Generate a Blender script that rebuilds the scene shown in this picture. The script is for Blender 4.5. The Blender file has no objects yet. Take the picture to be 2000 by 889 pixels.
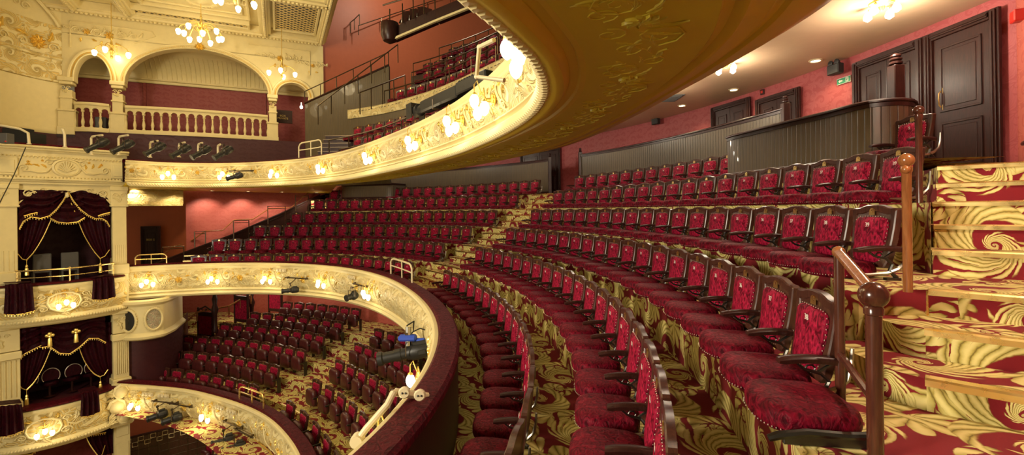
import bpy, math, random
from mathutils import Vector, Matrix
random.seed(7)
R_ = math.radians
scene = bpy.context.scene
col = scene.collection
# ------------------------------------------------------------------ camera
F_, CX, HY, ROLL = 915.0, 1000.0, 408.9, 0.0132
cam = bpy.data.cameras.new('camera'); camo = bpy.data.objects.new('camera', cam); col.objects.link(camo)
cam.sensor_width = 36.0; cam.lens = F_ / 2000 * 36; cam.clip_start = 0.05; cam.clip_end = 200
cam.shift_y = (HY - 444.5) / 2000 
camo.matrix_world = Matrix(((math.cos(ROLL), math.sin(ROLL), 0, 0), (0, 0, -1, 0), (-math.sin(ROLL), math.cos(ROLL), 0, 0), (0, 0, 0, 1)))
scene.camera = camo
scene.view_settings.view_transform = 'Standard'; scene.view_settings.look = 'None'
scene.view_settings.gamma = 1; scene.view_settings.use_curve_mapping = False
scene.view_settings.exposure = 0.0
# ------------------------------------------------------------------ light levels
W = bpy.data.worlds.new('world'); scene.world = W; W.use_nodes = True
W.node_tree.nodes['Background'].inputs[0].default_value = (1.0, 0.74, 0.40, 1)
W.node_tree.nodes['Background'].inputs[1].default_value = 0.15
WARM = (1.0, 0.77, 0.42); WHITE = (1.0, 0.88, 0.68)
PW = dict(upper=11, dress=12, box=9, chand=42, spot=38, rear=70, roof=800, stage=2000, stairs=230)

def lamp(loc, power, color=WARM, radius=0.06, name='lamp_light'):
    l = bpy.data.lights.new(name, 'POINT'); l.energy = power; l.color = color; l.shadow_soft_size = radius
    o = bpy.data.objects.new(name, l); col.objects.link(o); o.location = loc; return o
def spot(loc, target, power, angle=70, color=WARM, radius=0.05, blend=0.6):
    l = bpy.data.lights.new('downlight_or_fill', 'SPOT'); l.energy = power; l.color = color; l.shadow_soft_size = radius
    l.spot_size = R_(angle); l.spot_blend = blend
    o = bpy.data.objects.new('downlight_or_fill', l); col.objects.link(o); o.location = loc
    o.rotation_euler = (Vector(target) - Vector(loc)).to_track_quat('-Z', 'Y').to_euler(); return o
# ------------------------------------------------------------------ plan geometry
# the balcony rows are one family of concentric horseshoe curves: rho 0 = back row ... 5 = front row, 6.2 = balcony front
PP = [-7.1436, 7.2111, 13.525, -0.0985, 0.5413, -1.1058, 1.2068, 1.0299, 0, 0, 0, 0, 0, 0.1343, -0.2478, 0, -0.0009, 0.0281, 0.0241, 0.0408]
def fam(th, rho):
    t = th - math.pi / 4; c, s = math.cos, math.sin; p = PP
    r = p[2] + p[3]*c(t) + p[4]*s(t) + p[5]*c(2*t) + p[6]*s(2*t) + p[13]*c(3*t) + p[14]*s(3*t)
    r -= (p[7] + p[16]*c(t) + p[17]*s(t) + p[18]*c(2*t) + p[19]*s(2*t)) * rho
    return (p[0] + r*c(th), p[1] + r*s(th))
TOPZ = [1.075, 0.569, -0.001, -0.506, -0.971, -1.469]
SH = 0.56
PLZ = [z - SH for z in TOPZ]
FRONTZ = -2.54
class Path:
    def __init__(s, pts):
        s.p = [Vector(q[:2]) for q in pts]; s.c = [0.0]
        for a, b in zip(s.p, s.p[1:]): s.c.append(s.c[-1] + (b - a).length)
        s.L = s.c[-1]
    def at(s, d):
        import bisect
        if d <= 0: i = 0
        elif d >= s.L: i = len(s.p) - 2
        else: i = min(bisect.bisect_right(s.c, d) - 1, len(s.p) - 2)
        a, b = s.p[i], s.p[i+1]; t = (d - s.c[i]) / max(1e-9, s.c[i+1] - s.c[i])
        # smoothed tangent
        j0, j1 = max(0, i-1), min(len(s.p)-1, i+2)
        return a.lerp(b, t), (s.p[j1] - s.p[j0]).normalized()
    def s_near(s, pt):
        pt = Vector(pt[:2]); return min(((s.at(k*s.L/1500)[0] - pt).length, k*s.L/1500) for k in range(1501))[1]
    def s_ray(s, q, lo=0, hi=None, z=None):      # where the path crosses the plan direction x/y = q
        best = (9, 0)
        for k in range(2001):
            d = k*s.L/2000
            if d < lo or (hi and d > hi): continue
            P = s.at(d)[0]
            if P.y > 1: best = min(best, (abs(P.x/P.y - q), d))
        return best[1]
def famP(rho, t0=-1.1, t1=2.35, n=240): return Path([fam(t0 + (t1-t0)*i/n, rho) for i in range(n+1)])
def cr(pts, n=10):                              # Catmull-Rom through points
    P = [Vector(p) for p in pts]; P = [2*P[0]-P[1]] + P + [2*P[-1]-P[-2]]; out = []
    for i in range(1, len(P)-2):
        for k in range(n):
            t = k/n; a, b, c, d = P[i-1:i+3]
            out.append(0.5*((2*b) + (c-a)*t + (2*a-5*b+4*c-d)*t*t + (3*b-a-3*c+d)*t**3))
    out.append(P[-2]); return out
def q_of(px, py=405): 
    dx, dy = px-CX, py-HY; return (dx*math.cos(ROLL) - dy*math.sin(ROLL)) / F_
def at_depth(px, py, Y):                        # a measured pixel at a measured depth -> place in the hall
    dx, dy = px-CX, py-HY; u = dx*math.cos(ROLL) - dy*math.sin(ROLL); v = dy*math.cos(ROLL) + dx*math.sin(ROLL)
    return Vector((u/F_*Y, Y, -v/F_*Y))
def at_height(px, py, z):
    dx, dy = px-CX, py-HY; v = dy*math.cos(ROLL) + dx*math.sin(ROLL); return at_depth(px, py, -F_*z/v)
def zat(px, py, Y): return at_depth(px, py, Y).z
# ------------------------------------------------------------------ mesh builder
class MB:
    def __init__(s): s.v = []; s.f = []; s.uv = []; s.M = None
    def add(s, v, f, uv=None):
        o = len(s.v)
        if s.M is not None: v = [s.M @ Vector(p) for p in v]
        s.v += [tuple(p) for p in v]; s.f += [tuple(i+o for i in q) for q in f]
        s.uv += (uv if uv else [None]*len(f)); return s
    def box(s, a, b, bev=0):
        (x0, y0, z0), (x1, y1, z1) = a, b
        if bev:
            e = bev; v = []
            for z, i in ((z0, e), (z0+e, 0), (z1-e, 0), (z1, e)):
                for x, y in ((x0+i, y0+e), (x0+e, y0+i), (x1-e, y0+i), (x1-i, y0+e), (x1-i, y1-e), (x1-e, y1-i), (x0+e, y1-i), (x0+i, y1-e)): v.append((x, y, z))
            f = [tuple(range(7, -1, -1)), tuple(range(24, 32))]
            for k in range(3):
                for i in range(8): f.append((k*8+i, k*8+(i+1) % 8, k*8+8+(i+1) % 8, k*8+8+i))
            return s.add(v, f)
        v = [(x, y, z) for z in (z0, z1) for y in (y0, y1) for x in (x0, x1)]
        return s.add(v, [(0,2,3,1), (4,5,7,6), (0,1,5,4), (2,6,7,3), (0,4,6,2), (1,3,7,5)])
    def obox(s, p, d, w, h, z0=None):           # upright slab from plan point p along plan vector d, thickness w to the left, z range h
        p = Vector(p[:2]); d = Vector(d[:2]); n = Vector((-d.y, d.x)).normalized()*w
        c = [p, p+d, p+d+n, p+n]; v = [(q.x, q.y, z) for z in h for q in c]
        L = d.length
        return s.add(v, [(3,2,1,0), (4,5,6,7), (0,1,5,4), (1,2,6,5), (2,3,7,6), (3,0,4,7)],
            [[(0,w),(L,w),(L,0),(0,0)], [(0,0),(L,0),(L,w),(0,w)], [(0,h[0]),(L,h[0]),(L,h[1]),(0,h[1])], [(0,h[0]),(w,h[0]),(w,h[1]),(0,h[1])], [(L,h[0]),(0,h[0]),(0,h[1]),(L,h[1])], [(w,h[0]),(0,h[0]),(0,h[1]),(w,h[1])]])
    def prism(s, poly, z0, z1):
        n = len(poly); v = [(p[0], p[1], z0) for p in poly] + [(p[0], p[1], z1) for p in poly]
        f = [tuple(range(n-1, -1, -1)), tuple(range(n, 2*n))]; uv = [[(poly[i][0], poly[i][1]) for i in range(n-1, -1, -1)], [(p[0], p[1]) for p in poly]]
        c = 0
        for i in range(n):
            j = (i+1) % n; l = math.dist(poly[i][:2], poly[j][:2]); f.append((i, j, n+j, n+i)); uv.append([(c, z0), (c+l, z0), (c+l, z1), (c, z1)]); c += l
        return s.add(v, f, uv)
    def tube(s, pts, r, n=8, cap=True, flat=1.0):
        P = [Vector(p) for p in pts]; m = len(P); rs = r if isinstance(r, (list, tuple)) else [r]*m; v = []; f = []
        up = None
        for i, p in enumerate(P):
            t = (P[min(i+1, m-1)] - P[max(i-1, 0)]).normalized()
            if up is None: up = Vector((0, 0, 1)) if abs(t.z) < .9 else Vector((1, 0, 0))
            a = t.cross(up).normalized(); b = a.cross(t).normalized(); up = b
            for k in range(n):
                w = 2*math.pi*k/n; v.append(p + a*math.cos(w)*rs[i] + b*math.sin(w)*rs[i]*flat)
        for i in range(m-1):
            for k in range(n): f.append((i*n+k, i*n+(k+1) % n, i*n+n+(k+1) % n, i*n+n+k))
        if cap: f += [tuple(range(n-1, -1, -1)), tuple(range((m-1)*n, m*n))]
        return s.add(v, f)
    def lathe(s, prof, c=(0, 0, 0), n=16, axis='z', sq=1):
        v = []; f = []; c = Vector(c)
        for r, z in prof:
            for k in range(n):
                a = 2*math.pi*k/n
                q = (r*math.cos(a), r*math.sin(a)*sq, z)
                if axis == 'y': q = (q[0], z, q[1])
                if axis == 'x': q = (z, q[0], q[1])
                v.append(c + Vector(q))
        m = len(prof)
        for i in range(m-1):
            for k in range(n): f.append((i*n+k, i*n+(k+1) % n, i*n+n+(k+1) % n, i*n+n+k))
        f += [tuple(range(n-1, -1, -1)), tuple(range((m-1)*n, m*n))]
        return s.add(v, f)
    def ball(s, c, r, n=12, sz=1.0):
        m = max(4, n//2); return s.lathe([(max(1e-4, r*math.sin(math.pi*i/m)), -r*sz*math.cos(math.pi*i/m)) for i in range(m+1)], c, n)
    def grid(s, rows, uvrows=None, close=False):
        n = len(rows[0]); v = [p for r in rows for p in r]; f = []; uv = []
        for i in range(len(rows)-1):
            for k in range(n-1 + (1 if close else 0)):
                j = (k+1) % n; f.append((i*n+k, i*n+j, (i+1)*n+j, (i+1)*n+k))
                uv.append([uvrows[i][k], uvrows[i][j], uvrows[i+1][j], uvrows[i+1][k]] if uvrows else None)
        return s.add(v, f, uv)
    def sweep(s, path, prof, d0=0, d1=None, n=80, closed=False, caps=True, off=None, base=0):
        # profile points (offset to the right of the travel direction, z) along a plan path
        d1 = path.L if d1 is None else d1; rows = []; uvr = []
        pl = [0.0]
        for a, b in zip(prof, prof[1:]): pl.append(pl[-1] + math.dist(a, b))
        for i in range(n+1):
            d = d0 + (d1-d0)*i/n; P, T = path.at(d); N = Vector((T.y, -T.x)); k = off(d) if off else 1.0
            rows.append([(P.x+N.x*(base+(o-base)*k), P.y+N.y*(base+(o-base)*k), z) for o, z in prof]); uvr.append([(d, l) for l in pl])
        o = len(s.v); s.grid(rows, uvr, closed)
        if caps and closed:
            m = len(prof); s.f += [tuple(o+i for i in range(m-1, -1, -1)), tuple(o+n*m+i for i in range(m))]; s.uv += [None, None]
        return s
    def fband(s, prof, t0, t1, n=80, closed=False):
        # the same on the horseshoe family: profile of (rho, z); u = arc length, v = length round the profile
        rows = []; uvr = []; pl = [0.0]; d = 0.0; last = None
        for a, b in zip(prof, prof[1:]): pl.append(pl[-1] + math.dist((a[0]*.93, a[1]), (b[0]*.93, b[1])))
        for i in range(n+1):
            th = t0 + (t1-t0)*i/n; row = [(*fam(th, r), z) for r, z in prof]; mid = fam(th, prof[len(prof)//2][0])
            if last: d += math.dist(mid, last)
            last = mid; rows.append(row); uvr.append([(d, l) for l in pl])
        o = len(s.v); s.grid(rows, uvr, closed)
        if closed:
            m = len(prof); s.f += [tuple(o+i for i in range(m)), tuple(o+n*m+i for i in range(m-1, -1, -1))]
            s.uv += [[(a[0], a[1]) for a in prof], [(a[0], a[1]) for a in reversed(prof)]]
        return s
    def build(s, name, m, parent=None, smooth=35):
        me = bpy.data.meshes.new(name); me.from_pydata(s.v, [], s.f)
        if any(s.uv):
            ul = me.uv_layers.new(name='uv'); k = 0
            for f, u in zip(s.f, s.uv):
                for i in range(len(f)):
                    if u: ul.data[k].uv = u[i]
                    else: q = s.v[f[i]]; ul.data[k].uv = (q[0]+q[1]*.3, q[2]+q[1])
                    k += 1
        me.materials.append(m); me.validate(); me.update()
        if smooth: me.shade_smooth(); me.set_sharp_from_angle(angle=R_(smooth))
        o = bpy.data.objects.new(name, me); col.objects.link(o); o.parent = parent; return o
def tag(o, label=None, cat=None, group=None, kind=None):
    if label: o['label'] = label
    if cat: o['category'] = cat
    if group: o['group'] = group
    if kind: o['kind'] = kind
    return o
def empty(name, loc=(0, 0, 0), rz=0, **k):
    o = bpy.data.objects.new(name, None); o.empty_display_size = .1; col.objects.link(o); o.location = loc; o.rotation_euler = (0, 0, rz)
    return tag(o, **k)
def copy_tree(o, parent=None):
    c = o.copy(); col.objects.link(c); c.parent = parent
    for ch in KIDS(o): copy_tree(ch, c)
    return c
_k = {}
def KIDS(o): return list(o.children)
def struct(mb, name, m, parent=None, smooth=35): 
    o = mb.build(name, m, parent, smooth)
    if parent is None: o['kind'] = 'structure'
    return o
# ------------------------------------------------------------------ node helpers
class N:
    def __init__(s, t, k): s.t = t; s.k = k
    def _m(s, op, *a):
        n = s.t.nodes.new('ShaderNodeMath'); n.operation = op
        for i, x in enumerate((s,)+a):
            if isinstance(x, N): s.t.links.new(x.k, n.inputs[i])
            else: n.inputs[i].default_value = x
        return N(s.t, n.outputs[0])
    def __add__(s, o): return s._m('ADD', o)
    __radd__ = __add__
    def __sub__(s, o): return s._m('SUBTRACT', o)
    def __rsub__(s, o): return s._m('MULTIPLY', -1.0)._m('ADD', o)
    def __mul__(s, o): return s._m('MULTIPLY', o)
    __rmul__ = __mul__
class FN:
    sin = staticmethod(lambda a: a._m('SINE')); floor = staticmethod(lambda a: a._m('FLOOR')); ab = staticmethod(lambda a: a._m('ABSOLUTE'))
    atan2 = staticmethod(lambda a, b: a._m('ARCTAN2', b)); sqrt = staticmethod(lambda a: a._m('SQRT')); ln = staticmethod(lambda a: a._m('MAXIMUM', 1e-4)._m('LOGARITHM', math.e))
    mx = staticmethod(lambda a, b: a._m('MAXIMUM', b)); mn = staticmethod(lambda a, b: a._m('MINIMUM', b))
    @staticmethod
    def ss(e0, e1, x):
        n = x.t.nodes.new('ShaderNodeMapRange'); n.interpolation_type = 'SMOOTHSTEP'; x.t.links.new(x.k, n.inputs[0])
        lo, hi, a, b = (e0, e1, 0, 1) if e0 < e1 else (e1, e0, 1, 0)
        for i, q in ((1, lo), (2, hi), (3, a), (4, b)): n.inputs[i].default_value = q
        return N(x.t, n.outputs[0])
def carpet(F,x,y):
    i=F.floor(x); par=i-2*F.floor(i*0.5)
    yy=y+par*0.5
    u=(x-i-0.5)*(1-2*par); v=yy-F.floor(yy)-0.5
    def leaf(dx,dy,rot,R,k,n,lo,hi,tw):
        r=F.sqrt(dx*dx+dy*dy)+0.001
        a=F.atan2(dy,dx)+rot
        L=F.ln(r*(1/R))
        ph=a*(1/6.2832)+L*tw
        fr=ph-F.floor(ph)
        lob=F.ab(F.sin(a*n+L*k))
        w=hi-(hi-lo)*(1-lob)*(1-lob)
        m=F.ss(0.03,-0.03,fr-w)*F.ss(0.0,0.05,fr)*F.ss(R*1.02,R*0.97,r)
        return m,F.ab(F.sin(a*n+L*k+fr*5.0))
    m1,r1=leaf(u-0.02,v,0.6,0.49,11.0,7.5,0.34,0.70,0.55)
    # second lattice, on the column boundaries
    i2=F.floor(x+0.5); p2=i2-2*F.floor(i2*0.5)
    u2=(x+0.5-i2-0.5)*(1-2*p2); y2=y*2+0.5+p2*0.3
    j2=F.floor(y2); q2=j2-2*F.floor(j2*0.5)
    v2=(y2-j2-0.5)*0.5*(1-2*q2)
    m2,r2=leaf(u2*0.85,v2,2.4,0.235,5.0,3.5,0.35,0.85,-0.5)
    dx=u2; dy=v2+0.17
    r=F.sqrt(dx*dx+dy*dy)+0.001; a=F.atan2(dy,dx)
    pl=F.ab(F.sin(a*4.5)); m3=F.ss(0.012,-0.012,r-0.14-0.2*F.sqrt(pl))*F.ss(0.22,0.20,F.ab(v2))
    m2=m2*(1-q2)+m3*q2; r2=r2*(1-q2)+pl*q2
    m=F.mx(m1,m2)
    rib=F.mx(m1*r1,m2*r2*(1-m1))
    return m,rib,m1

def newmat(name, color, rough=.6, metal=0, **kw):
    m = bpy.data.materials.new(name); m.use_nodes = True; b = m.node_tree.nodes['Principled BSDF']
    b.inputs['Base Color'].default_value = (*color, 1); b.inputs['Roughness'].default_value = rough; b.inputs['Metallic'].default_value = metal
    for k, v in kw.items(): b.inputs[k.replace('_', ' ')].default_value = v
    return m, m.node_tree, b
def nd(t, typ, **kw):
    n = t.nodes.new(typ)
    for k, v in kw.items():
        if k.startswith('i_'): n.inputs[k[2:]].default_value = v
        else: setattr(n, k, v)
    return n
def ramp(t, fac, stops):
    r = t.nodes.new('ShaderNodeValToRGB'); e = r.color_ramp.elements
    while len(e) < len(stops): e.new(.5)
    for x, (p, c) in zip(e, stops): x.position = p; x.color = (*c, 1)
    t.links.new(fac, r.inputs[0]); return r.outputs[0]
def bump(t, b, h, s=.3, dist=.01):
    n = nd(t, 'ShaderNodeBump', i_Strength=s, i_Distance=dist); t.links.new(h, n.inputs['Height']); t.links.new(n.outputs[0], b.inputs['Normal'])
def tex(t, scale, detail=3, coord='Object', dist=0, vs=(1, 1, 1)):
    c = t.nodes.new('ShaderNodeTexCoord'); mp = nd(t, 'ShaderNodeMapping'); mp.inputs['Scale'].default_value = vs
    t.links.new(c.outputs[coord], mp.inputs[0]); n = nd(t, 'ShaderNodeTexNoise', i_Scale=scale, i_Detail=detail, i_Distortion=dist); t.links.new(mp.outputs[0], n.inputs['Vector']); return n.outputs['Fac']
def uvxy(t, sc, warp=.0, ws=3):
    c = t.nodes.new('ShaderNodeTexCoord'); n = nd(t, 'ShaderNodeTexNoise', i_Scale=ws, i_Detail=1.5)
    mp = nd(t, 'ShaderNodeVectorMath', operation='SCALE'); t.links.new(c.outputs['UV'], mp.inputs[0]); mp.inputs['Scale'].default_value = sc
    t.links.new(mp.outputs[0], n.inputs['Vector']); sp = t.nodes.new('ShaderNodeSeparateXYZ'); t.links.new(mp.outputs[0], sp.inputs[0])
    sc_ = t.nodes.new('ShaderNodeSeparateColor'); t.links.new(n.outputs['Color'], sc_.inputs[0])
    return N(t, sp.outputs[0]) + (N(t, sc_.outputs[0]) - .5)*warp, N(t, sp.outputs[1]) + (N(t, sc_.outputs[1]) - .5)*warp
def mix(t, f, a, b, mode='MIX'):
    n = t.nodes.new('ShaderNodeMix'); n.data_type = 'RGBA'; n.blend_type = mode
    for s, x in ((n.inputs[0], f), (n.inputs[6], a), (n.inputs[7], b)):
        if isinstance(x, N): x = x.k
        if hasattr(x, 'links'): t.links.new(x, s)
        elif isinstance(x, (int, float)): s.default_value = x
        else: s.default_value = (*x, 1)
    return n.outputs[2]
def LK(t, a, b): t.links.new(a, b)
# carpet
def carpet_mat(name='carpet', sc=1.5, light=1.0):
    m, t, b = newmat(name, (.2, .02, .02), .95)
    x, y = uvxy(t, sc, .16, 1.6); c2 = t.nodes.new('ShaderNodeTexCoord'); n2 = nd(t, 'ShaderNodeTexNoise', i_Scale=16, i_Detail=3); LK(t, c2.outputs['UV'], n2.inputs['Vector']); s2 = t.nodes.new('ShaderNodeSeparateColor'); LK(t, n2.outputs['Color'], s2.inputs[0]); x = x + (N(t, s2.outputs[0]) - .5)*.045; y = y + (N(t, s2.outputs[1]) - .5)*.045
    mm, rib, _ = carpet(FN, x, y)
    g = ramp(t, rib.k, [(0, (.17*light, .12*light, .02*light)), (.35, (.46*light, .37*light, .09*light)), (1, (.74*light, .64*light, .25*light))])
    nz = tex(t, 260, 2); LK(t, mix(t, mm, (.20, .006, .012), g), b.inputs['Base Color'])
    h = N(t, nz)*.5 + mm*.6 + rib*.3; bump(t, b, h.k, .35, .006); return m
M = {}
M['carpet'] = carpet_mat()
# crushed velvet
def velvet(name, dark, lite, sc=22):
    m, t, b = newmat(name, dark, .55, 0, Sheen_Weight=.02, Specular_IOR_Level=.10, Sheen_Roughness=.4)
    b.inputs['Sheen Tint'].default_value = (1, .35, .42, 1)
    n1 = tex(t, sc, 4, 'Object', 2.2, (1, 1, .6)); n2 = tex(t, sc*.35, 2)
    LK(t, ramp(t, n1, [(.36, dark), (.54, tuple(.5*(a+c) for a, c in zip(dark, lite))), (.74, lite)]), b.inputs['Base Color'])
    LK(t, (N(t, n1)*-.35+.68).k, b.inputs['Roughness'])
    bump(t, b, (N(t, n1) + N(t, n2)*.4).k, .9, .016); return m
M['velvet'] = velvet('velvet', (.085, .001, .008), (.50, .015, .062), 20)
M['shelf_velvet'] = velvet('shelf_velvet', (.028, .001, .003), (.12, .004, .012), 14)
M['drape'] = velvet('drape', (.013, .0008, .003), (.038, .002, .006), 9)
M['velvet_cushion_shaded'] = velvet('velvet_cushion_shaded', (.042, .0008, .004), (.23, .005, .022), 19)  # darker copy of the seat velvet; shade on the cushions put into the colour
def wood(name, dark, lite, rough=.28):
    m, t, b = newmat(name, dark, rough, 0, Coat_Weight=.18, Coat_Roughness=.25)
    n = tex(t, 9, 5, 'Object', .6, (6, 6, .8)); LK(t, ramp(t, n, [(.3, dark), (.75, lite)]), b.inputs['Base Color']); bump(t, b, n, .08, .002); return m
M['wood'] = wood('mahogany', (.028, .009, .006), (.085, .028, .016))
M['darkwood'] = wood('dark_wood', (.018, .005, .0035), (.045, .012, .008), .42)
M['darkwood'].node_tree.nodes['Principled BSDF'].inputs['Specular IOR Level'].default_value = .22
M['rail'] = wood('rail_wood', (.20, .065, .018), (.36, .14, .045), .2)
M['newel'] = wood('newel_wood', (.045, .012, .007), (.10, .028, .015), .18)
def board(name, c, l, w=.09):                # tongue and groove
    m, t, b = newmat(name, c, .38, 0, Coat_Weight=.2)
    x, y = uvxy(t, 1/w); fr = x - FN.floor(x); g = FN.ss(.0, .10, fr)*FN.ss(1.0, .90, fr)
    n = tex(t, 5, 4, 'Object', .4, (8, 8, .6)); cc = ramp(t, n, [(.3, c), (.8, l)]); LK(t, mix(t, g, tuple(k*.35 for k in c), cc), b.inputs['Base Color']); bump(t, b, (g + N(t, n)*.06).k, .7, .008); return m
M['board'] = board('boarding', (.085, .062, .034), (.13, .098, .056))
def metal(name, c, r, mt=1):
    m, t, b = newmat(name, c, r, mt); n = tex(t, 14, 3); LK(t, (N(t, n)*.25 + (r-.1)).k, b.inputs['Roughness']); LK(t, mix(t, N(t, n)*.4, c, tuple(k*.82 for k in c)), b.inputs['Base Color']); return m
M['brass'] = metal('brass', (.98, .74, .30), .27); M['iron'] = metal('cast_iron', (.10, .095, .085), .38); M['steel'] = metal('polished_iron', (.38, .36, .31), .30)
M['gilt'] = metal('gilt', (.86, .62, .16), .34, .75); M['railmetal'] = metal('dark_rail_metal', (.14, .105, .07), .35); M['black'] = metal('black_fitting', (.022, .021, .019), .42, .2)
M['bracket'] = metal('bracket_paint', (.72, .62, .38), .42, .1)
M['nail'] = metal('nail_heads', (.85, .74, .60), .3, .6)
def plaster(name, c, gold, sc=2.2, amt=.5, rough=.5):
    m, t, b = newmat(name, c, rough)
    n = tex(t, 6, 4); base = mix(t, N(t, n), c, tuple(k*.86 for k in c))
    if amt:
        x, y = uvxy(t, sc, .2, 2); mm, rib, _ = carpet(FN, x, y); h = mm*rib
        g2 = FN.ss(.35, .8, h)*amt; LK(t, mix(t, g2, base, gold), b.inputs['Base Color']); bump(t, b, (mm*.5 + h).k, .75, .024)
    else: LK(t, base, b.inputs['Base Color']); bump(t, b, n, .1, .004)
    return m
CREAM = (.78, .66, .33)
M['cream'] = plaster('cream_plaster', CREAM, (.7, .45, .08), amt=0)
M['relief'] = plaster('moulded_plaster', CREAM, (.72, .50, .14), 2.0, .5)
M['relief_big'] = plaster('moulded_plaster_panels', CREAM, (.66, .44, .09), 1.3, .8)
M['soffit'] = plaster('ochre_soffit', (.64, .45, .03), (.75, .36, .04), 1.5, 0, .33)
M['soffit_relief'] = plaster('ochre_soffit_relief', (.58, .46, .035), (.80, .42, .03), 1.25, 0, .4)
M['rearceil'] = plaster('rear_ceiling_paint', (.56, .38, .24), (.7, .4, .1), amt=0, rough=.4)
def paper(name, c, l, sc=2.6):
    m, t, b = newmat(name, c, .62); x, y = uvxy(t, sc, .12, 2); mm, rib, _ = carpet(FN, x, y)
    LK(t, mix(t, mm*.55*(rib*.6 + .4), c, l), b.inputs['Base Color']); LK(t, (mm*-.12 + .66).k, b.inputs['Roughness']); return m
M['paper'] = paper('damask_wallpaper', (.42, .085, .062), (.50, .125, .09))
M['paper_pink'] = paper('damask_wallpaper_rose', (.34, .058, .062), (.44, .10, .10))
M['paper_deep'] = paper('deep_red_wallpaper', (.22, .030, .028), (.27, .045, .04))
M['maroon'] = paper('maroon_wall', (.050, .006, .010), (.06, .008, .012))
M['red_flat'] = plaster('terracotta_paint', (.52, .135, .062), (.6, .2, .1), amt=0)
def emis(name, c, s):
    m, t, b = newmat(name, (.9, .85, .7), .3); n = tex(t, 3, 1); LK(t, mix(t, N(t, n)*.3, c, tuple(k*.95 for k in c)), b.inputs['Emission Color']); b.inputs['Emission Strength'].default_value = s; return m
M['bulb'] = emis('lit_glass_shade', (1, .90, .66), 9); M['downbulb'] = emis('lit_lamp', (1, .88, .68), 14); M['tube'] = emis('lit_tube', (1, .9, .6), 6)
M['white'] = plaster('white_marking', (.82, .76, .66), (1, 1, 1), amt=0); M['goldpaint'] = plaster('gold_lettering', (.62, .46, .14), (1, 1, 1), amt=0)
M['green'] = newmat('sign_green', (.02, .22, .10), .5)[0]; tg = M['green'].node_tree; LK(tg, mix(tg, N(tg, tex(tg, 4, 1)), (.02, .22, .10), (.02, .26, .12)), tg.nodes['Principled BSDF'].inputs['Base Color'])
M['redbox'] = plaster('red_plastic', (.6, .03, .02), (1, 0, 0), amt=0, rough=.3); M['blue'] = plaster('blue_fabric', (.03, .08, .5), (1, 1, 1), amt=0)
M['screen'] = plaster('grey_panel', (.09, .085, .08), (1, 1, 1), amt=0)
M['glass'] = newmat('lens_glass', (.3, .3, .32), .05, 0, Coat_Weight=1.0)[0]; tg = M['glass'].node_tree; LK(tg, mix(tg, N(tg, tex(tg, 8, 1)), (.25, .27, .3), (.4, .4, .42)), tg.nodes['Principled BSDF'].inputs['Base Color'])
M['painting'] = plaster('painted_panel', (.42, .40, .26), (.6, .42, .28), 3.0, .8)
def lattice(name, c):
    m, t, b = newmat(name, c, .5); x, y = uvxy(t, 4); a = x+y; d = x-y; fa = FN.ab(a-FN.floor(a)-.5); fd = FN.ab(d-FN.floor(d)-.5)
    k = FN.ss(.30, .34, FN.mx(fa, fd)); LK(t, mix(t, k, (.02, .014, .008), c), b.inputs['Base Color']); bump(t, b, k.k, 1, .02); return m
M['lattice'] = lattice('lattice_grille', (.74, .58, .24))
# ================================================================== THE DRESS CIRCLE: rake, stairs, parapet
AIS_L = [.887, .903, .914, .935, .961, .998]; AIS_R = [.704, .699, .688, .673, .673, .652]
T0 = [-.16, -.27, -.385, -.34, -1.25, -1.25]; T1 = [1.72, 1.715, 1.765, 1.86, 1.965, 2.01]
for i in range(6):
    mb = MB(); lo = PLZ[i+1] if i < 5 else FRONTZ
    mb.fband([(i+.43, lo-.02), (i+.43, PLZ[i]), (i-.62, PLZ[i])], T0[i], T1[i], 150)
    o = struct(mb, 'floor', M['carpet']); o['label'] = 'carpeted seating platform of the ' + ['back', 'second', 'third', 'fourth', 'fifth', 'front'][i] + ' dress circle row'
mb = MB(); mb.fband([(6.05, FRONTZ), (5.3, FRONTZ)], -1.25, 2.3, 120)
struct(mb, 'floor', M['carpet'])['label'] = 'carpeted walkway behind the dress circle front wall'
mb = MB(); mb.fband([(-.5, PLZ[0]-.005), (-1.55, PLZ[0]-.005)], -.1, 1.78, 100)
struct(mb, 'floor', M['carpet'])['label'] = 'carpeted rear passage of the dress circle'
# middle aisle steps with brass nosings
def steps(zs, fr, ends, label):
    root = empty('aisle_steps', (*fam(sum(ends)/2, fr), zs[0]), label=label, cat='stairs')
    base = Vector(root.location)
    mb = MB(); mb.M = Matrix.Translation(-base)
    for k, z in enumerate(zs[1:-1]):
        r = fr + (.52 - .26*k)
        mb.fband([(r, zs[0]), (r, z), (r-.28, z)], ends[0], ends[1], 8)
        # side cheeks
        for t in ends:
            a, b = fam(t, r), fam(t, fr); mb.add([(*a, zs[0]), (*b, zs[0]), (*b, z), (*a, z)], [(0, 1, 2, 3)], [[(0, 0), (.24, 0), (.24, .17), (0, .17)]])
    mb.build('steps', M['carpet'], root)
    for k, z in enumerate(zs[1:]):
        r = fr + (.52 - .26*k if k < len(zs)-2 else 0)
        nb = MB(); nb.M = Matrix.Translation(-base); nb.fband([(r-.035, z+.004), (r+.022, z+.006), (r+.022, z-.03), (r+.012, z-.03)], ends[0], ends[1], 8)
        nb.build('nosing', M['brass'], root)
NM = ['back', 'second', 'third', 'fourth', 'fifth', 'front']
for i in range(6):
    lo = PLZ[i+1] if i < 5 else FRONTZ
    zs = [lo + (PLZ[i]-lo)*k/3 for k in range(4)]
    steps(zs, i+.43, (AIS_R[i]+.03, AIS_L[i]-.03), f'carpeted brass-edged middle aisle steps climbing to the {NM[i]} row platform')
    if i > 1:
        steps(zs, i+.43, (T1[i], T1[i]+.06), f'far left side aisle steps beside the {NM[i]} row, by the red wall')
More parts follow.
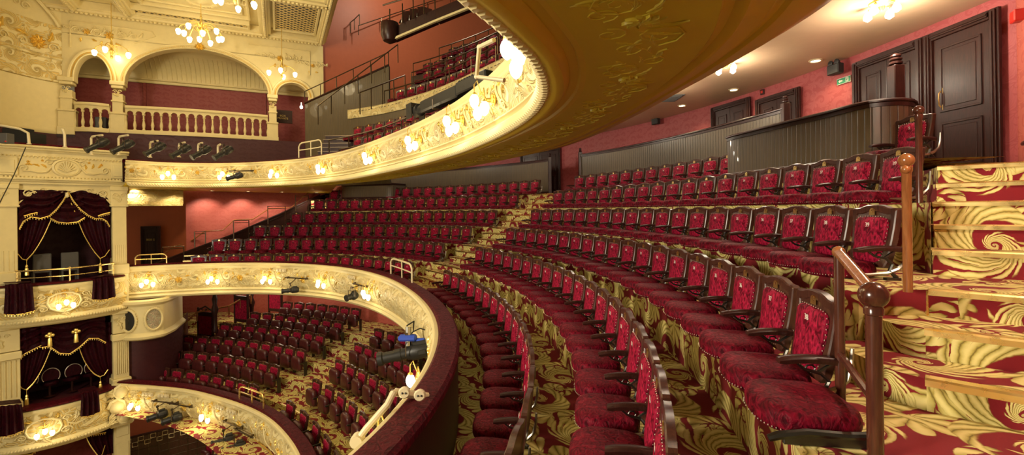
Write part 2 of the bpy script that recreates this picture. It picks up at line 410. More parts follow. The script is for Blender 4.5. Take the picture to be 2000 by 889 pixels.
# ---- right-hand stairs
KZ = [-.90, -.73, -.56, -.37, -.18, .01, .18, .35]
KC = [(2.12, 2.41), (2.40, 2.73), (2.71, 3.05), (3.32, 3.70), (3.56, 3.95), (3.73, 4.15), (3.90, 4.30), (4.05, 4.45)]
EV = Vector((.73, -.69)); WALLR = [(6.32, 6.15), (4.62, 3.25), (2.75, .95)]
z4 = PLZ[3]
mb = MB(); poly = [fam(-1.2+.9*i/16, 3.43) for i in range(17)] + [(2.75, 4.4), (4.6, 3.3), (2.7, .8), (.9, -2.5)]
mb.prism(poly, z4-.46, z4); struct(mb, 'floor', M['carpet'])['label'] = 'carpeted landing at the foot of the right-hand stairs'
st = empty('staircase', (2.6, 2.8, z4), label='wide right-hand stairs in red and gold carpet with brass nosings climbing to the doors', cat='stairs')
stM = Matrix.Translation((-2.6, -2.8, -z4))
mb = MB(); mb.M = stM
for k in range(8):
    c = Vector(KC[k]); nx = Vector(KC[k+1]) if k < 7 else Vector((5.35, 6.35))
    Wd = 1.25
    p = [c, c + EV*Wd, nx + EV*(Wd+.15), nx + Vector((0, .12))]
    zb = z4 if k < 3 else KZ[k]-.35
    if k == 0: p = [c, c+EV*Wd, nx+EV*Wd, nx, (2.55, 3.12), (2.06, 3.1), (2.06, 2.52)]
    if k == 1: p = [c, c+EV*Wd, nx+EV*Wd, nx, (2.62, 3.14), (2.33, 3.14), (2.33, 2.82)]
    if k == 2: p = [(2.22, 3.20), (2.30, 3.12), (2.71, 3.05), c+EV*Wd, nx+EV*Wd, nx, (3.3, 3.95), (2.62, 3.9)]
    if k == 7: p = [c, c+EV*Wd, (6.3, 6.1), (6.15, 8.7), (5.2, 8.7), (4.9, 6.0), (4.25, 4.75)]
    mb.prism(p, zb, KZ[k])
mb.build('steps', M['carpet'], st)
for k in range(8):
    c = Vector(KC[k]); a = c - EV*.005; n2 = Vector((-.69, -.73))
    nb = MB(); nb.M = stM
    path = Path([a, a + EV*1.25]); z = KZ[k]
    nb.sweep(path, [(-.055, z+.001), (-.055, z+.006), (.012, z+.008), (.02, z-.002), (.02, z-.034), (.004, z-.036), (.0, z-.004)], n=4, closed=True)
    nb.build('nosing', M['brass'], st)
nb = MB(); nb.M = stM; nb.tube([(2.70, 3.06, KZ[1]), (2.70, 3.06, KZ[2]-.005)], .012); nb.build('nosing', M['brass'], st)
# ledge block of the second row beside the stairs
mb = MB(); mb.prism([fam(-.30, 1.43), fam(-.2, 1.43), (3.9, 5.2), (4.2, 4.75), (3.72, 4.16), (3.34, 3.74)], PLZ[2], PLZ[1]+.002)
struct(mb, 'floor', M['carpet'])['label'] = 'carpeted ledge end of the second row platform beside the stairs'
# ---- handrails and newels
def ballpost(name, base, h, r, mat, label, rb=None, rail=None):
    o = empty(name, base, label=label, cat='handrail')
    mb = MB(); mb.lathe([(r, 0), (r, h-.04), (r*1.25, h-.03), (r*1.25, h), (r*.9, h+.01)], n=16); mb.build('post', M[mat], o)
    mb = MB(); mb.ball((0, 0, h + (rb or r*1.7)*.9), rb or r*1.7, 20); mb.build('ball_finial', M[mat], o)
    return o
bA = Vector((1.515, 1.97, z4)); bB = Vector((1.74, 2.50, z4))
nw = empty('newel_handrail', bA, label='dark mahogany newel with ball top and short sloping handrail at the foot of the stairs', cat='handrail')
mb = MB(); mb.lathe([(.030, 0), (.030, .60), (.036, .605), (.036, .63), (.03, .64)], n=20); mb.build('newel_post', M['newel'], nw)
mb = MB(); mb.ball((0, 0, .685), .056, 28); mb.build('ball_finial', M['newel'], nw)
mb = MB(); d = bB - bA; mb.lathe([(.024, 0), (.024, .80)], (d.x, d.y, 0), 18); mb.build('rail_post', M['newel'], nw)
mb = MB(); mb.tube([(0, 0, .695), (d.x*.5, d.y*.5, .755), (d.x, d.y, .812)], .026, 16); mb.ball((d.x, d.y, .815), .032, 16); mb.build('handrail', M['rail'], nw)
mb = MB(); mb.box((-.01, -.012, .19), (.012, .012, .23)); mb.tube([(0, 0, .235), (d.x, d.y, .27)], .018, 8); mb.build('lower_rail', M['newel'], nw)
o = ballpost('handrail_post', (2.52, 2.99, PLZ[2]), .80, .026, 'rail', 'light varnished wooden post with ball top beside the seat numbered 39', .045)
mb = MB(); mb.ball((-.03, -.03, .78), .026, 12); mb.build('rail_stub', M['rail'], o)
o = ballpost('handrail_post', (3.42, 3.93, PLZ[1]), .74, .024, 'newel', 'dark wooden post with ball top on the ledge left of the door', .04)
# ---- dress circle front (moulded plaster) with velvet top
FD = famP(6.2, -1.25, 2.32, 300); FD_END = FD.s_ray(q_of(240, 523), 8); FD = Path([FD.at(FD_END*k/300)[0] for k in range(301)])
def front(name, path, zt, zb, label, shelf_w, d1=None, bulge=.16, rope=False, n=220, inner_z=None, drop=None):
    d1 = d1 or path.L; root = empty(name, (0, 0, 0), label=label, cat='balcony front')
    h = zt - zb
    def P(t, o): return (-o, zt - h*t)
    mb = MB(); prof = [P(0, -.02), P(0, .05), P(.02, .075), P(.06, .08), P(.085, .055), P(.11, .03), P(.16, .02)]
    mb.sweep(path, prof, 0, d1, n); mb.build('cornice', M['cream'], root)
    mb = MB(); prof = [P(.16 + .62*k/10, .02 + bulge*math.sin(math.pi*(k/10)**.8)*.7 - .05*(k/10)) for k in range(11)]
    mb.sweep(path, prof, 0, d1, n); mb.build('moulded_panel', M['relief'], root)
    o0 = prof[-1][0]*-1
    mb = MB(); prof = [P(.78, o0), P(.80, o0+.03), P(.83, o0+.035), P(.85, o0), P(.88, o0-.02), P(.90, o0+.01), P(.94, o0+.02), P(.97, o0-.01), P(1, o0-.03), P(1.0, -.25)]
    mb.sweep(path, prof, 0, d1, n); mb.build('base_moulding', M['cream'], root)
    mb = MB(); mb.sweep(path, [(.0, zt-.012), (.0, zt+.02), (.03, zt+.045), (shelf_w*.5, zt+.05), (shelf_w-.03, zt+.035), (shelf_w, zt-.005), (shelf_w, zt-.06)], 0, d1, n)
    mb.build('velvet_top', M['shelf_velvet'], root)
    if drop is not None:
        mb = MB(); mb.sweep(path, [(shelf_w-.02, zt-.05), (shelf_w-.02, drop)], 0, d1, n); mb.build('inner_panelling', M['darkwood'], root)
    return root, (lambda t: .02 + bulge*math.sin(math.pi*max(0, min(1, (t-.16)/.62))**.8)*.7 - .05*max(0, min(1, (t-.16)/.62))), o0
dress_front, dress_off, _ = front('balcony_front', FD, -1.66, -2.72, 'cream and gold moulded front of the dress circle with red velvet top', .27, drop=FRONTZ-.1)
# ---- relief ornaments on a front
def scroll2(mb, f, u, v, R, sgn=1, turns=1.4, r0=.016, flip=1, lift=.012):
    pts = []; rs = []
    for i in range(15):
        t = i/14; a = t*turns*2*math.pi; r = R*(1-t)**.8 + .004
        pts.append(f(u + sgn*(r*math.cos(a)), v + flip*r*math.sin(a), lift)); rs.append(r0*(1-.5*t))
    mb.tube(pts, rs, 5)
def leaf2(mb, f, u, v, ang, L, w, h=.02):
    a = []; n = 7
    for i in range(n+1):
        t = i/n; ww = w*math.sin(math.pi*min(1, t*.9+.1))*(1 + .35*math.sin(t*18)); cu = u + L*t*math.cos(ang + t*.5); cv = v + L*t*math.sin(ang + t*.5); nx, nv = -math.sin(ang+t*.5), math.cos(ang+t*.5)
        a.append([f(cu-nx*ww, cv-nv*ww, 0), f(cu-nx*ww*.4, cv-nv*ww*.4, h), f(cu, cv, h*.5), f(cu+nx*ww*.4, cv+nv*ww*.4, h), f(cu+nx*ww, cv+nv*ww, 0)])
    mb.grid(a)
def flower(mb, f, u, v, R, n=6):
    for k in range(n): leaf2(mb, f, u, v, k*2*math.pi/n, R, R*.30, R*.25)
def relief(path, root, zt, zb, off, ds, pitch):
    h = zt-zb; cm, gm = MB(), MB()
    def mk(d):
        def f(u, v, e):                           # u along, v 0..1 from centre of the panel up, e lift
            P, T = path.at(d+u); Nn = Vector((T.y, -T.x)); t = .47 - v/h; o = off(t) + e
            return (P.x - Nn.x*o, P.y - Nn.y*o, zt - h*t)
        return f
    for d in ds:
        f = mk(d); s = h/1.06
        for g in (-1, 1):
            # arch of scrolls over the lamp
            cm.tube([f(g*x*s, y*s, .012) for x, y in ((.34, -.22), (.30, -.10), (.24, .0), (.20, .12), (.13, .22), (.0, .26))], [.012, .018, .02, .02, .018, .02], 5)
            scroll2(cm, f, g*.38*s, -.20*s, .09*s, g, 1.5); scroll2(cm, f, g*.20*s, .20*s, .06*s, -g, 1.2)
            cm.tube([f(g*x*s, y*s, .008) for x, y in ((.42, -.12), (.50, .06), (.60, .12), (.70, .06))], [.008, .014, .014, .006], 5)
            leaf2(gm, f, g*.30*s, .14*s, math.pi/2 - g*.9, .14*s, .035*s); leaf2(gm, f, g*.55*s, -.05*s, math.pi/2 - g*.3, .16*s, .03*s); leaf2(cm, f, g*.48*s, -.2*s, -.4 if g > 0 else math.pi+.4, .16*s, .04*s)
        flower(gm, f, 0, .24*s, .09*s, 7)
        f = mk(d + pitch/2)
        flower(gm, f, 0, 0, .12*s, 8); flower(cm, f, 0, .17*s, .06*s, 5)
        for g in (-1, 1): scroll2(cm, f, g*.16*s, -.05*s, .08*s, g, 1.4, .012); leaf2(cm, f, g*.1*s, -.14*s, -math.pi/2 + g*.8, .16*s, .03*s); leaf2(gm, f, g*.2*s, .1*s, math.pi/2 - g*.9, .13*s, .03*s)
    cm.build('scroll_relief', M['cream'], root); gm.build('gilded_relief', M['gilt'], root)
def lampds(path, pxs, lo=0, hi=None): return [path.s_ray(q_of(px, py), lo, hi) for px, py in pxs]
DL = lampds(FD, [(292, 570), (424, 560), (532, 565), (642, 585), (735, 612)], 6)
DL += [FD.s_near((-1.02, 5.9)), FD.s_near((-.98, 4.3))]
DL = sorted(DL)
relief(FD, dress_front, -1.66, -2.72, dress_off, DL, 2.2)
# ================================================================== THEATRE SEATS
def yb(z): return .085 - .15*z + .06*(z-.28)**2*4
def back_outline(n=9, ins=0.0):
    # right half bottom -> top, mirrored; points (x, z)
    h = [(0, .075), (.12, .075), (.205, .08), (.225, .12), (.232, .2), (.240, .3), (.250, .4), (.256, .47), (.262, .518), (.245, .532), (.20, .532), (.16, .536), (.12, .548), (.07, .558), (0, .56)]
    return [(-x, z) for x, z in h[::-1]] + h[1:-1]
def make_back(full=True):
    O = back_outline(); mb = MB(); n = len(O); cx, cz = 0, .31; rings = []
    for k, (sc, dy) in enumerate(((1.0, -.035), (1.0, .004), (.97, .012), (.80, .012), (.78, .004))):
        rings.append([(cx + (x-cx)*sc, yb(z) + dy, cz + (z-cz)*(sc if k != 3 and k != 4 else sc)) for x, z in O])
    mb.grid(rings, None, True)
    mb.f.append(tuple(range(n))); mb.uv.append(None)
    o = 4*n; mb.f.append(tuple(o+i for i in range(n-1, -1, -1))); mb.uv.append(None)
    return mb
def panel_pts(s=1.0):
    pts = []
    for i in range(32):
        a = 2*math.pi*i/32; c, d = math.cos(a), math.sin(a); e = .32
        x = math.copysign(abs(c)**e, c); z = math.copysign(abs(d)**e, d)
        zz = .285 + z*.178*s; pts.append((x*(.178 + (zz-.285)*.10)*s, zz))
    return pts
def make_panel():
    mb = MB(); rings = []
    for s, dy in ((1.0, .006), (.985, .024), (.93, .034), (.7, .042), (.35, .045), (.02, .046)):
        rings.append([(x, yb(z) + dy, z) for x, z in [(p[0]*s, .285+(p[1]-.285)*s) for p in panel_pts()]])
    return mb.grid(rings, None, True)
def make_nails(m=44):
    P = panel_pts(1.03); mb = MB()
    pth = Path([(x, z) for x, z in P] + [P[0]])
    for k in range(m):
        (x, z) = pth.at(pth.L*k/m)[0]; y = yb(z) + .018; r = .0048
        mb.add([(x-r, y, z), (x, y, z-r), (x+r, y, z), (x, y, z+r), (x, y+r, z)], [(0, 1, 4), (1, 2, 4), (2, 3, 4), (3, 0, 4)])
    return mb
def make_plaque():
    mb = MB(); pts = [(-.03, .478), (.03, .478), (.03, .51)] + [(.03*math.cos(a), .51+.022*math.sin(a)) for a in (.5, 1.05, 1.57, 2.1, 2.64)] + [(-.03, .51)]
    v = [(x, yb(z)+.012, z) for x, z in pts] + [(x, yb(z)+.018, z) for x, z in pts]; n = len(pts)
    return mb.add(v, [tuple(range(n, 2*n))] + [(i, (i+1) % n, n+(i+1) % n, n+i) for i in range(n)])
def make_cushion():
    mb = MB(); rings = []; K = 30
    for zf, s, in ((.008, .90), (.016, .965), (.04, 1.0), (.075, 1.0), (.10, .965), (.116, .86), (.126, .6), (.129, .3), (.13, .02)):
        r = []
        for i in range(K):
            a = 2*math.pi*i/K; c, d = math.cos(a), math.sin(a); e = .42 if d < 0 else .72
            x = math.copysign(abs(c)**e, c)*.243*s; y = .325 + math.copysign(abs(d)**e, d)*.225*s
            r.append((x*(1 - .10*(y < .3)*(.3-y)/.2), y, zf + .018*max(0, y-.3)/.3*(zf > .06)))
        rings.append(r)
    return mb.grid(rings, None, True)
def make_trimline():
    mb = MB(); K = 60
    for i in range(K//2+1):
        a = math.pi*i/(K//2); c, d = math.cos(a), math.sin(a); x = math.copysign(abs(c)**.72, c)*.245; y = .325 + abs(d)**.72*.227; r = .005
        mb.add([(x-r, y, .03), (x, y, .03-r), (x+r, y, .03), (x, y, .03+r), (x*1.01, y+r, .03)], [(0, 1, 4), (1, 2, 4), (2, 3, 4), (3, 0, 4)])
    return mb
ax = -.285
def make_arm():
    mb = MB(); rows = []
    for t in [i/9 for i in range(10)]:
        y = .02 + t*.31; w = .024 + .010*math.sin(t*math.pi*.9) + (.004 if t > .8 else 0); z = .232 + .014*math.sin(t*3.0) - .008*t
        h = .024 if t < .97 else .016
        rows.append([(ax-w, y, z), (ax-w*.7, y, z+h*.55), (ax, y, z+h*.7), (ax+w*.7, y, z+h*.55), (ax+w, y, z), (ax+w*.8, y, z-h), (ax-w*.8, y, z-h)])
    mb.grid(rows, None, True); n = 7; mb.f += [tuple(range(n)), tuple(9*n+i for i in range(n-1, -1, -1))]; mb.uv += [None, None]; return mb
def make_bracket():
    mb = MB()
    mb.tube([(ax, .24, .212), (ax, .20, .18), (ax, .12, .16), (ax, .08, .12), (ax, .10, .07), (ax, .05, .02)], [.010, .012, .014, .016, .016, .02], 6, flat=.7)
    mb.tube([(ax, .06, .215), (ax, .10, .19), (ax, .14, .16)], .008, 5)
    mb.tube([(ax+.0, .17+.025*math.cos(a), .185+.02*math.sin(a)) for a in (0, 1, 2, 3, 4, 5, 6.2)], .005, 5); mb.box((ax-.02, .03, -.0), (ax+.02, .13, .02)); return mb
def make_std():                                  # curved polished standard carrying the seat
    mb = MB(); pts = [(ax, -.035, .30), (ax, -.03, .21), (ax, -.01, .13), (ax, .04, .08), (ax, .12, .05), (ax, .24, .042), (ax, .34, .045)]
    mb.tube(pts, [.010, .012, .014, .016, .015, .013, .008], 7); return mb
def make_seat(name='theatre_seat', extra=False):
    r = empty(name); bk = make_back().build('backrest', M['wood'], r)
    pn = make_panel().build('velvet_panel', M['velvet'], bk, 80); make_nails().build('nail_trim', M['nail'], bk, 0); make_plaque().build('brass_plaque', M['brass'], bk)
    cu = make_cushion().build('cushion', M['velvet_cushion_shaded'], r, 80); make_trimline().build('nail_trim', M['nail'], cu, 0)
    ar = make_arm().build('armrest', M['darkwood'], r, 50); make_bracket().build('arm_bracket', M['iron'], ar); make_std().build('standard', M['steel'], r)
    return r
def kidsmap(o):
    return [(c, kidsmap(c)) for c in o.children]
def fast_copy(o, km, parent=None):
    c = o.copy(); col.objects.link(c); c.parent = parent
    for ch, k2 in km: fast_copy(ch, k2, c)
    return c
proto = make_seat(); PK = kidsmap(proto); used = [False]
ORD = ['', 'first', 'second', 'third', 'fourth', 'fifth', 'sixth', 'seventh', 'eighth', 'ninth', 'tenth', 'eleventh', 'twelfth', 'thirteenth', 'fourteenth', 'fifteenth', 'sixteenth', 'seventeenth', 'eighteenth', 'nineteenth', 'twentieth', 'twenty-first', 'twenty-second', 'twenty-third', 'twenty-fourth', 'twenty-fifth']
nums = {}
def numcurve(k, size=.05):
    if (k, size) not in nums:
        c = bpy.data.curves.new('seat_number', 'FONT'); c.body = str(k); c.size = size; c.align_x = 'CENTER'; c.extrude = .0015; c.resolution_u = 2; c.materials.append(M['white']); 
        to = bpy.data.objects.new('tmp', c); col.objects.link(to); me = bpy.data.meshes.new_from_object(to); me.name = 'seat_number'; bpy.data.objects.remove(to); nums[(k, size)] = me
    return nums[(k, size)]
def mirror_arm(root, src='armrest'):
    for c in list(root.children):
        if c.name.split('.')[0] in ('armrest', 'standard'):
            d = c.copy(); col.objects.link(d); d.parent = root; d.scale = (-1, 1, 1)
            for g in c.children: h = g.copy(); col.objects.link(h); h.parent = d
def seat_at(P, rz, z, label, group, number=None, last=False):
    o = proto if not used[0] else fast_copy(proto, PK); used[0] = True
    o.location = (P[0], P[1], z); o.rotation_euler = (0, 0, rz); o['label'] = label; o['category'] = 'seat'; o['group'] = group
    if last: mirror_arm(o)
    if number:
        bk = [c for c in o.children if c.name.startswith('backrest')][0]
        t = bpy.data.objects.new('seat_number', numcurve(number)); col.objects.link(t); t.parent = bk
        t.location = (0, yb(.40)+.046, .385); t.rotation_euler = (R_(90), 0, R_(180))
    return o
def angle(T): return math.atan2(T.y, T.x)
RN = ['back row', 'second row', 'third row', 'fourth row', 'fifth row', 'front row']
def row(i, ta, tb, side, from_start, n0=None, n=None, first_label_from='middle aisle', numdir=1, extra_last=True):
    path = famP(i, min(ta, tb), max(ta, tb), 160); n = n or round(path.L/.575) + 1
    for k in range(n):
        P, T = path.at(path.L*k/(n-1)); idx = (n-k) if from_start == 'far' else k+1
        lab = f'crimson velvet tip-up seat, {ORD[idx]} from the middle aisle, {RN[i]}, block {side} of that aisle'
        num = n0 - k if n0 else None
        seat_at(P, angle(T), PLZ[i], lab, f'dress circle seats, {RN[i]}, {side} block', num, last=(k == n-1))
# right block: starts next to the right-hand stairs (low theta) and runs to the middle aisle
RT = [.20, -.224, -.334, -.459, -.80, -.90]
TOPNUM = [33, 39, 39, 38, None, None]
for i in range(6):
    path = famP(i, RT[i], AIS_R[i], 160); n = round(path.L/.575) + 1
    if i in (1, 2, 3): n = 19
    if i == 0: n = 12
    for k in range(n):
        P, T = path.at(path.L*k/(n-1)); idx = n-k
        num = (TOPNUM[i] or idx+20) - k if TOPNUM[i] else None
        if num and i < 4: lab = f'crimson velvet tip-up seat numbered {num} in the {RN[i]}, right of the middle aisle'
        else: lab = f'crimson velvet tip-up seat, {ORD[min(idx, 25)]} right of the middle aisle, {RN[i]}'
        if i >= 4: num = idx + 18
        seat_at(P, angle(T), PLZ[i], lab, f'dress circle seats, {RN[i]}, right block', num, last=(k == n-1))
P, T = famP(0, -.129, 0).at(0)
seat_at(P, angle(T), PLZ[0], 'lone crimson velvet seat between the curved wooden enclosure and the doors', 'dress circle seats, back row, right block', 5, last=True)
# left block
LT = [1.443, 1.679, 1.731, 1.825, 1.93, 1.972]
for i in range(6):
    path = famP(i, AIS_L[i], LT[i], 160); n = round(path.L/.575) + 1
    for k in range(n):
        P, T = path.at(path.L*k/(n-1))
        seat_at(P, angle(T), PLZ[i], f'crimson velvet tip-up seat, {ORD[k+1]} left of the middle aisle, {RN[i]}', f'dress circle seats, {RN[i]}, left block', n+1-k if k < 24 else None, last=(k == n-1))
P, T = famP(0, 1.653, 1.8).at(0)
seat_at(P, angle(T), PLZ[0], 'lone crimson velvet seat left of the small wooden enclosure, back row by far wall', 'dress circle seats, back row, left block', None, last=True)
# the nearest end place: cushion, arm and end standard against the newel (its back is not in the picture)
P, T = famP(3, -.56, -.4).at(.30)
e = empty('theatre_seat', (1.74, 2.30, PLZ[3]), angle(T)+.10, label='nearest crimson velvet seat cushion with end standard against the dark newel', cat='seat', group='dress circle seats, fourth row, right block')
cu = make_cushion().build('cushion', M['velvet_cushion_shaded'], e, 80); make_trimline().build('nail_trim', M['nail'], cu, 0)
mb = MB(); mb.tube([(ax, .12, .075), (ax, .16, .055), (ax, .25, .05), (ax, .40, .055), (ax, .52, .035), (ax, .56, .02)], [.014, .018, .018, .018, .02, .016], 8); mb.box((ax-.012, .14, -.0), (ax+.012, .5, .045), .004)
mb.build('end_standard', M['iron'], e)
# ================================================================== REAR WALL, DOORS, PARTITIONS, REAR CEILING
CEIL = 2.66
mb = MB(); mb.fband([(-1.5, .3), (-1.5, CEIL+.02)], -.102, 1.70, 160)
struct(mb, 'wall_rear', M['paper_pink'])['label'] = 'rose damask rear wall of the dress circle'
mb = MB(); w = [Vector(fam(-.102, -1.5))] + [Vector(a) for a in ((4.75, 3.35), (2.9, .8))]
for a, b in zip(w, w[1:]): mb.obox(a, b-a, .15, (z4-.5, 3.4))
struct(mb, 'wall_right', M['paper'])['label'] = 'terracotta side wall beside the right-hand stairs'
mb = MB(); mb.tube([(w[0].x-.03, w[0].y-.1, .72), (5.85, 5.2, .72), (5.4, 4.4, .95)], .035, 8)
struct(mb, 'trim_1', M['darkwood'])['label'] = 'dark dado rail rising along the side wall'
def offset_path(path, off, d0=0, d1=None, n=120):
    d1 = d1 or path.L; out = []
    for i in range(n+1):
        P, T = path.at(d0+(d1-d0)*i/n); o = off(d0+(d1-d0)*i/n) if callable(off) else off; out.append((P.x+T.y*o, P.y-T.x*o))
    return Path(out)
mb = MB(); mb.fband([(3.3, CEIL), (-1.6, CEIL)], -1.0, 1.60, 140)
struct(mb, 'ceiling', M['rearceil'])['label'] = 'warm painted low ceiling over the dress circle rear rows'
def door(name, a, b, z0, z1, leaves, label, handle=None, fr=.12):
    a = Vector(a); b = Vector(b); d = b-a; L = d.length; root = empty(name, (a.x, a.y, z0), math.atan2(d.y, d.x)); root['kind'] = 'structure'; root['label'] = label
    H = z1-z0; mb = MB()                     # local: x along, y into the room (+)
    for x0, x1, q0, q1 in ((0, fr, 0, H), (L-fr, L, 0, H), (fr, L-fr, H-fr, H)):
        mb.box((x0, 0, q0), (x1, .05, q1), .006)
        if q1-q0 > 1: mb.box((x0+.025, .05, q0), (x1-.025, .075, q1-.02), .004); mb.box((x0+.05, .075, q0), (x1-.05, .09, q1-.04), .003)
        else: mb.box((x0, .05, q0+.03), (x1, .075, q1-.03), .004); mb.box((x0, .075, q0+.05), (x1, .09, q1-.05), .003)
    mb.build('door_frame', M['darkwood'], root)
    w = (L-2*fr)/leaves
    for k in range(leaves):
        x = fr + k*w; mb = MB(); mb.box((x+.004, -.02, 0), (x+w-.004, .02, H-fr), .004)
        st = .11
        for (p0, p1) in ((.18, .80), (.95, H-fr-.14)):
            mb.box((x+st, .02, p0), (x+w-st, .026, p1), .003)
            for c0, c1, e0, e1 in ((x+st, x+w-st, p0, p0+.03), (x+st, x+w-st, p1-.03, p1), (x+st, x+st+.03, p0, p1), (x+w-st-.03, x+w-st, p0, p1)): mb.box((c0, .02, e0), (c1, .038, e1), .004)
            mb.box((x+st+.07, .024, p0+.07), (x+w-st-.07, .034, p1-.07), .006)
        lf = mb.build('door_leaf', M['darkwood'], root)
        if handle and k == handle[0]:
            hx = x + w*handle[1]; hb = MB(); hb.box((hx-.02, .02, .98), (hx+.02, .028, 1.06), .003); hb.box((hx-.02, .02, 1.22), (hx+.02, .028, 1.30), .003)
            hb.tube([(hx, .03, 1.02), (hx, .065, 1.06), (hx, .07, 1.14), (hx, .065, 1.22), (hx, .03, 1.26)], .009, 8); hb.build('handle', M['brass'], lf)
    return root
dA, dM, dB = fam(.082, -1.45), fam(-.017, -1.44), fam(-.094, -1.44)
door('door_1', dB, dM, .36, 2.50, 1, 'tall dark panelled door with brass pull handle at the top of the stairs', (0, .84))
door('door_2', dM, dA, .36, 2.50, 2, 'dark panelled double doors left of the tall single door', None, .14)
for k, (qa, qb, zz) in enumerate(((.62, .525, 2.42), (.513, .43, 2.55))):
    pw = famP(-1.44, -.1, 1.0, 300); A = pw.at(pw.s_ray(qa))[0]; B = pw.at(pw.s_ray(qb))[0]
    door(f'door_{k+3}', A, B, .515, zz, 2, ['dark framed doorway behind the newel post and the partition', 'dark panelled doors under the rear ceiling, furthest right pair'][k])
pw = famP(-1.44, .8, 1.6, 300); A = pw.at(pw.s_ray(.105))[0]; B = pw.at(pw.s_ray(.02))[0]; door('door_5', A, B, .515, 2.4, 2, 'dark doors seen beyond the far partition, just under the ochre soffit')
A = pw.at(pw.s_ray(-.29))[0]; B = pw.at(pw.s_ray(-.36))[0]; door('door_6', A, B, .515, 2.3, 2, 'dark doors at the far left rear, above the small wooden enclosure')
# partitions of vertical boarding
def boards(path, z0, z1, label, name='panelled_partition', d0=0, d1=None, posts=(True, True), cap=.035, ph=.12):
    d1 = d1 or path.L; root = empty(name, (*path.at(d0)[0], z0), label=label, cat='partition'); Mi = Matrix.Translation(-Vector(root.location))
    n = max(8, int((d1-d0)*6)); mb = MB(); mb.M = Mi; mb.sweep(path, [(-.02, z0), (-.02, z1), (.03, z1), (.03, z0)], d0, d1, n, True); mb.build('boarding', M['board'], root)
    mb = MB(); mb.M = Mi; mb.sweep(path, [(-.06, z1+.01), (-.06, z1+.03), (-.03, z1+.05), (.04, z1+.05), (.065, z1+.03), (.065, z1+.01), (.03, z1-.0), (.03, z1-.05), (-.035, z1-.05), (-.035, z1)], d0, d1, n, True); mb.build('cap_rail', M['darkwood'], root)
    mb = MB(); mb.M = Mi; mb.sweep(path, [(-.045, z0), (-.045, z0+.12), (-.03, z0+.14), (0, z0+.14), (0, z0)], d0, d1, n, True); mb.build('skirting', M['darkwood'], root)
    for e, dd in zip(posts, (d0, d1)):
        if e:
            P = path.at(dd)[0]; mb = MB(); mb.M = Mi; mb.box((P.x-.06, P.y-.06, z0), (P.x+.06, P.y+.06, z1+ph), .008)
            mb.lathe([(.03, 0), (.055, .02), (.055, .035), (.035, .045), (.05, .065), (.05, .08), (.03, .09), (.045, .105), (.045, .12), (.02, .14), (.001, .145)], (P.x, P.y, z1+ph), 14); mb.build('newel', M['darkwood'], root)
    return root
pp = famP(-.55, .05, 1.7, 300)
boards(pp, PLZ[0], 1.80, 'long boarded partition behind the back row, right of the middle aisle', d0=pp.s_ray(.586), d1=pp.s_ray(.147))
boards(pp, PLZ[0], 1.80, 'boarded partition behind the back row, left of the middle aisle', d0=pp.s_ray(.082), d1=pp.s_ray(-.262), posts=(True, False))
enc = cr([fam(.175, -.5), fam(.172, -.2), fam(.168, .25), fam(.15, .36), fam(.09, .38), fam(.03, .36), fam(-.03, .28), (4.66, 6.15), (4.86, 6.0), (5.15, 6.05), (5.5, 6.4)][::-1], 8)
boards(Path(enc), PLZ[0]-.02, 1.31, 'curved dark boarded enclosure with moulded rail beside the back row, right', name='curved_enclosure', posts=(False, False))
pl = famP(.3, 1.3, 1.8, 200); a, b = pl.s_ray(-.262), pl.s_ray(-.36)
P1, P2 = pl.at(a)[0], pl.at(b)[0]
boards(Path(cr([(P1.x+.55, P1.y+.75), (P1.x+.18, P1.y+.1), P1, (P1+P2)/2, P2, (P2.x-.05, P2.y+.8)], 8)), PLZ[0], 1.22, 'small curved boarded enclosure at the far left of the back row', name='curved_enclosure', posts=(False, False))
o = empty('newel_post', (5.12, 6.22, .36), label='tall dark newel post with turned top in front of the double doors', cat='post')
mb = MB(); mb.box((-.07, -.07, 0), (.07, .07, 1.48), .01); mb.build('shaft', M['darkwood'], o)
mb = MB(); mb.lathe([(.04, 0), (.075, .02), (.075, .04), (.05, .055), (.07, .075), (.07, .09), (.045, .105), (.06, .12), (.055, .14), (.02, .16), (.001, .165)], (0, 0, 1.48), 18); mb.build('turned_top', M['darkwood'], o)
# things on the rear wall and ceiling
def on_rear(px, py, back=.08): 
    q = q_of(px, py); P = pw2.at(pw2.s_ray(q))[0]; T = pw2.at(pw2.s_ray(q))[1]; n = Vector((-T.y, T.x)); return P + n*back, math.atan2(T.y, T.x), zat(px, py, P.y)
pw2 = famP(-1.5, -.08, 1.2, 400)
for px, py, lab in ((1645, 136, 'black emergency lamp on a bracket above the exit sign'), (1288, 238, 'small black emergency lamp on the rear wall above the long partition')):
    P, a, z = on_rear(px, py, .14); o = empty('emergency_lamp', (*P, z), a, label=lab, cat='lamp')
    mb = MB(); mb.box((-.13, -.06, -.09), (.13, .07, .09), .015); mb.build('housing', M['black'], o)
    for s in (-.07, .07): mb = MB(); mb.lathe([(.03, 0), (.05, .03), (.052, .05), (.04, .055)], (s, .0, .12), 12, 'y'); mb.build('lamp_head', M['black'], o)
    mb = MB(); mb.tube([(-.11, 0, .09), (-.08, .02, .14), (.02, .03, .13), (.1, 0, .09)], .008, 6); mb.box((-.03, -.14, -.03), (.03, -.05, .03)); mb.build('bracket', M['black'], o)
P, a, z = on_rear(1650, 157, .02); o = empty('exit_sign', (*P, z), a, label='small green emergency exit sign with running figure and arrow', cat='sign')
mb = MB(); mb.box((-.15, -.01, -.055), (.15, .008, .055)); mb.build('sign_board', M['white'], o)
mb = MB(); mb.box((-.142, .0, -.048), (.142, .011, .048)); mb.build('green_panel', M['green'], o)
mb = MB(); g = lambda *p: mb.add([(x, .014, z) for x, z in p], [tuple(range(len(p)))])   # arrow points to the photo's left = local +x
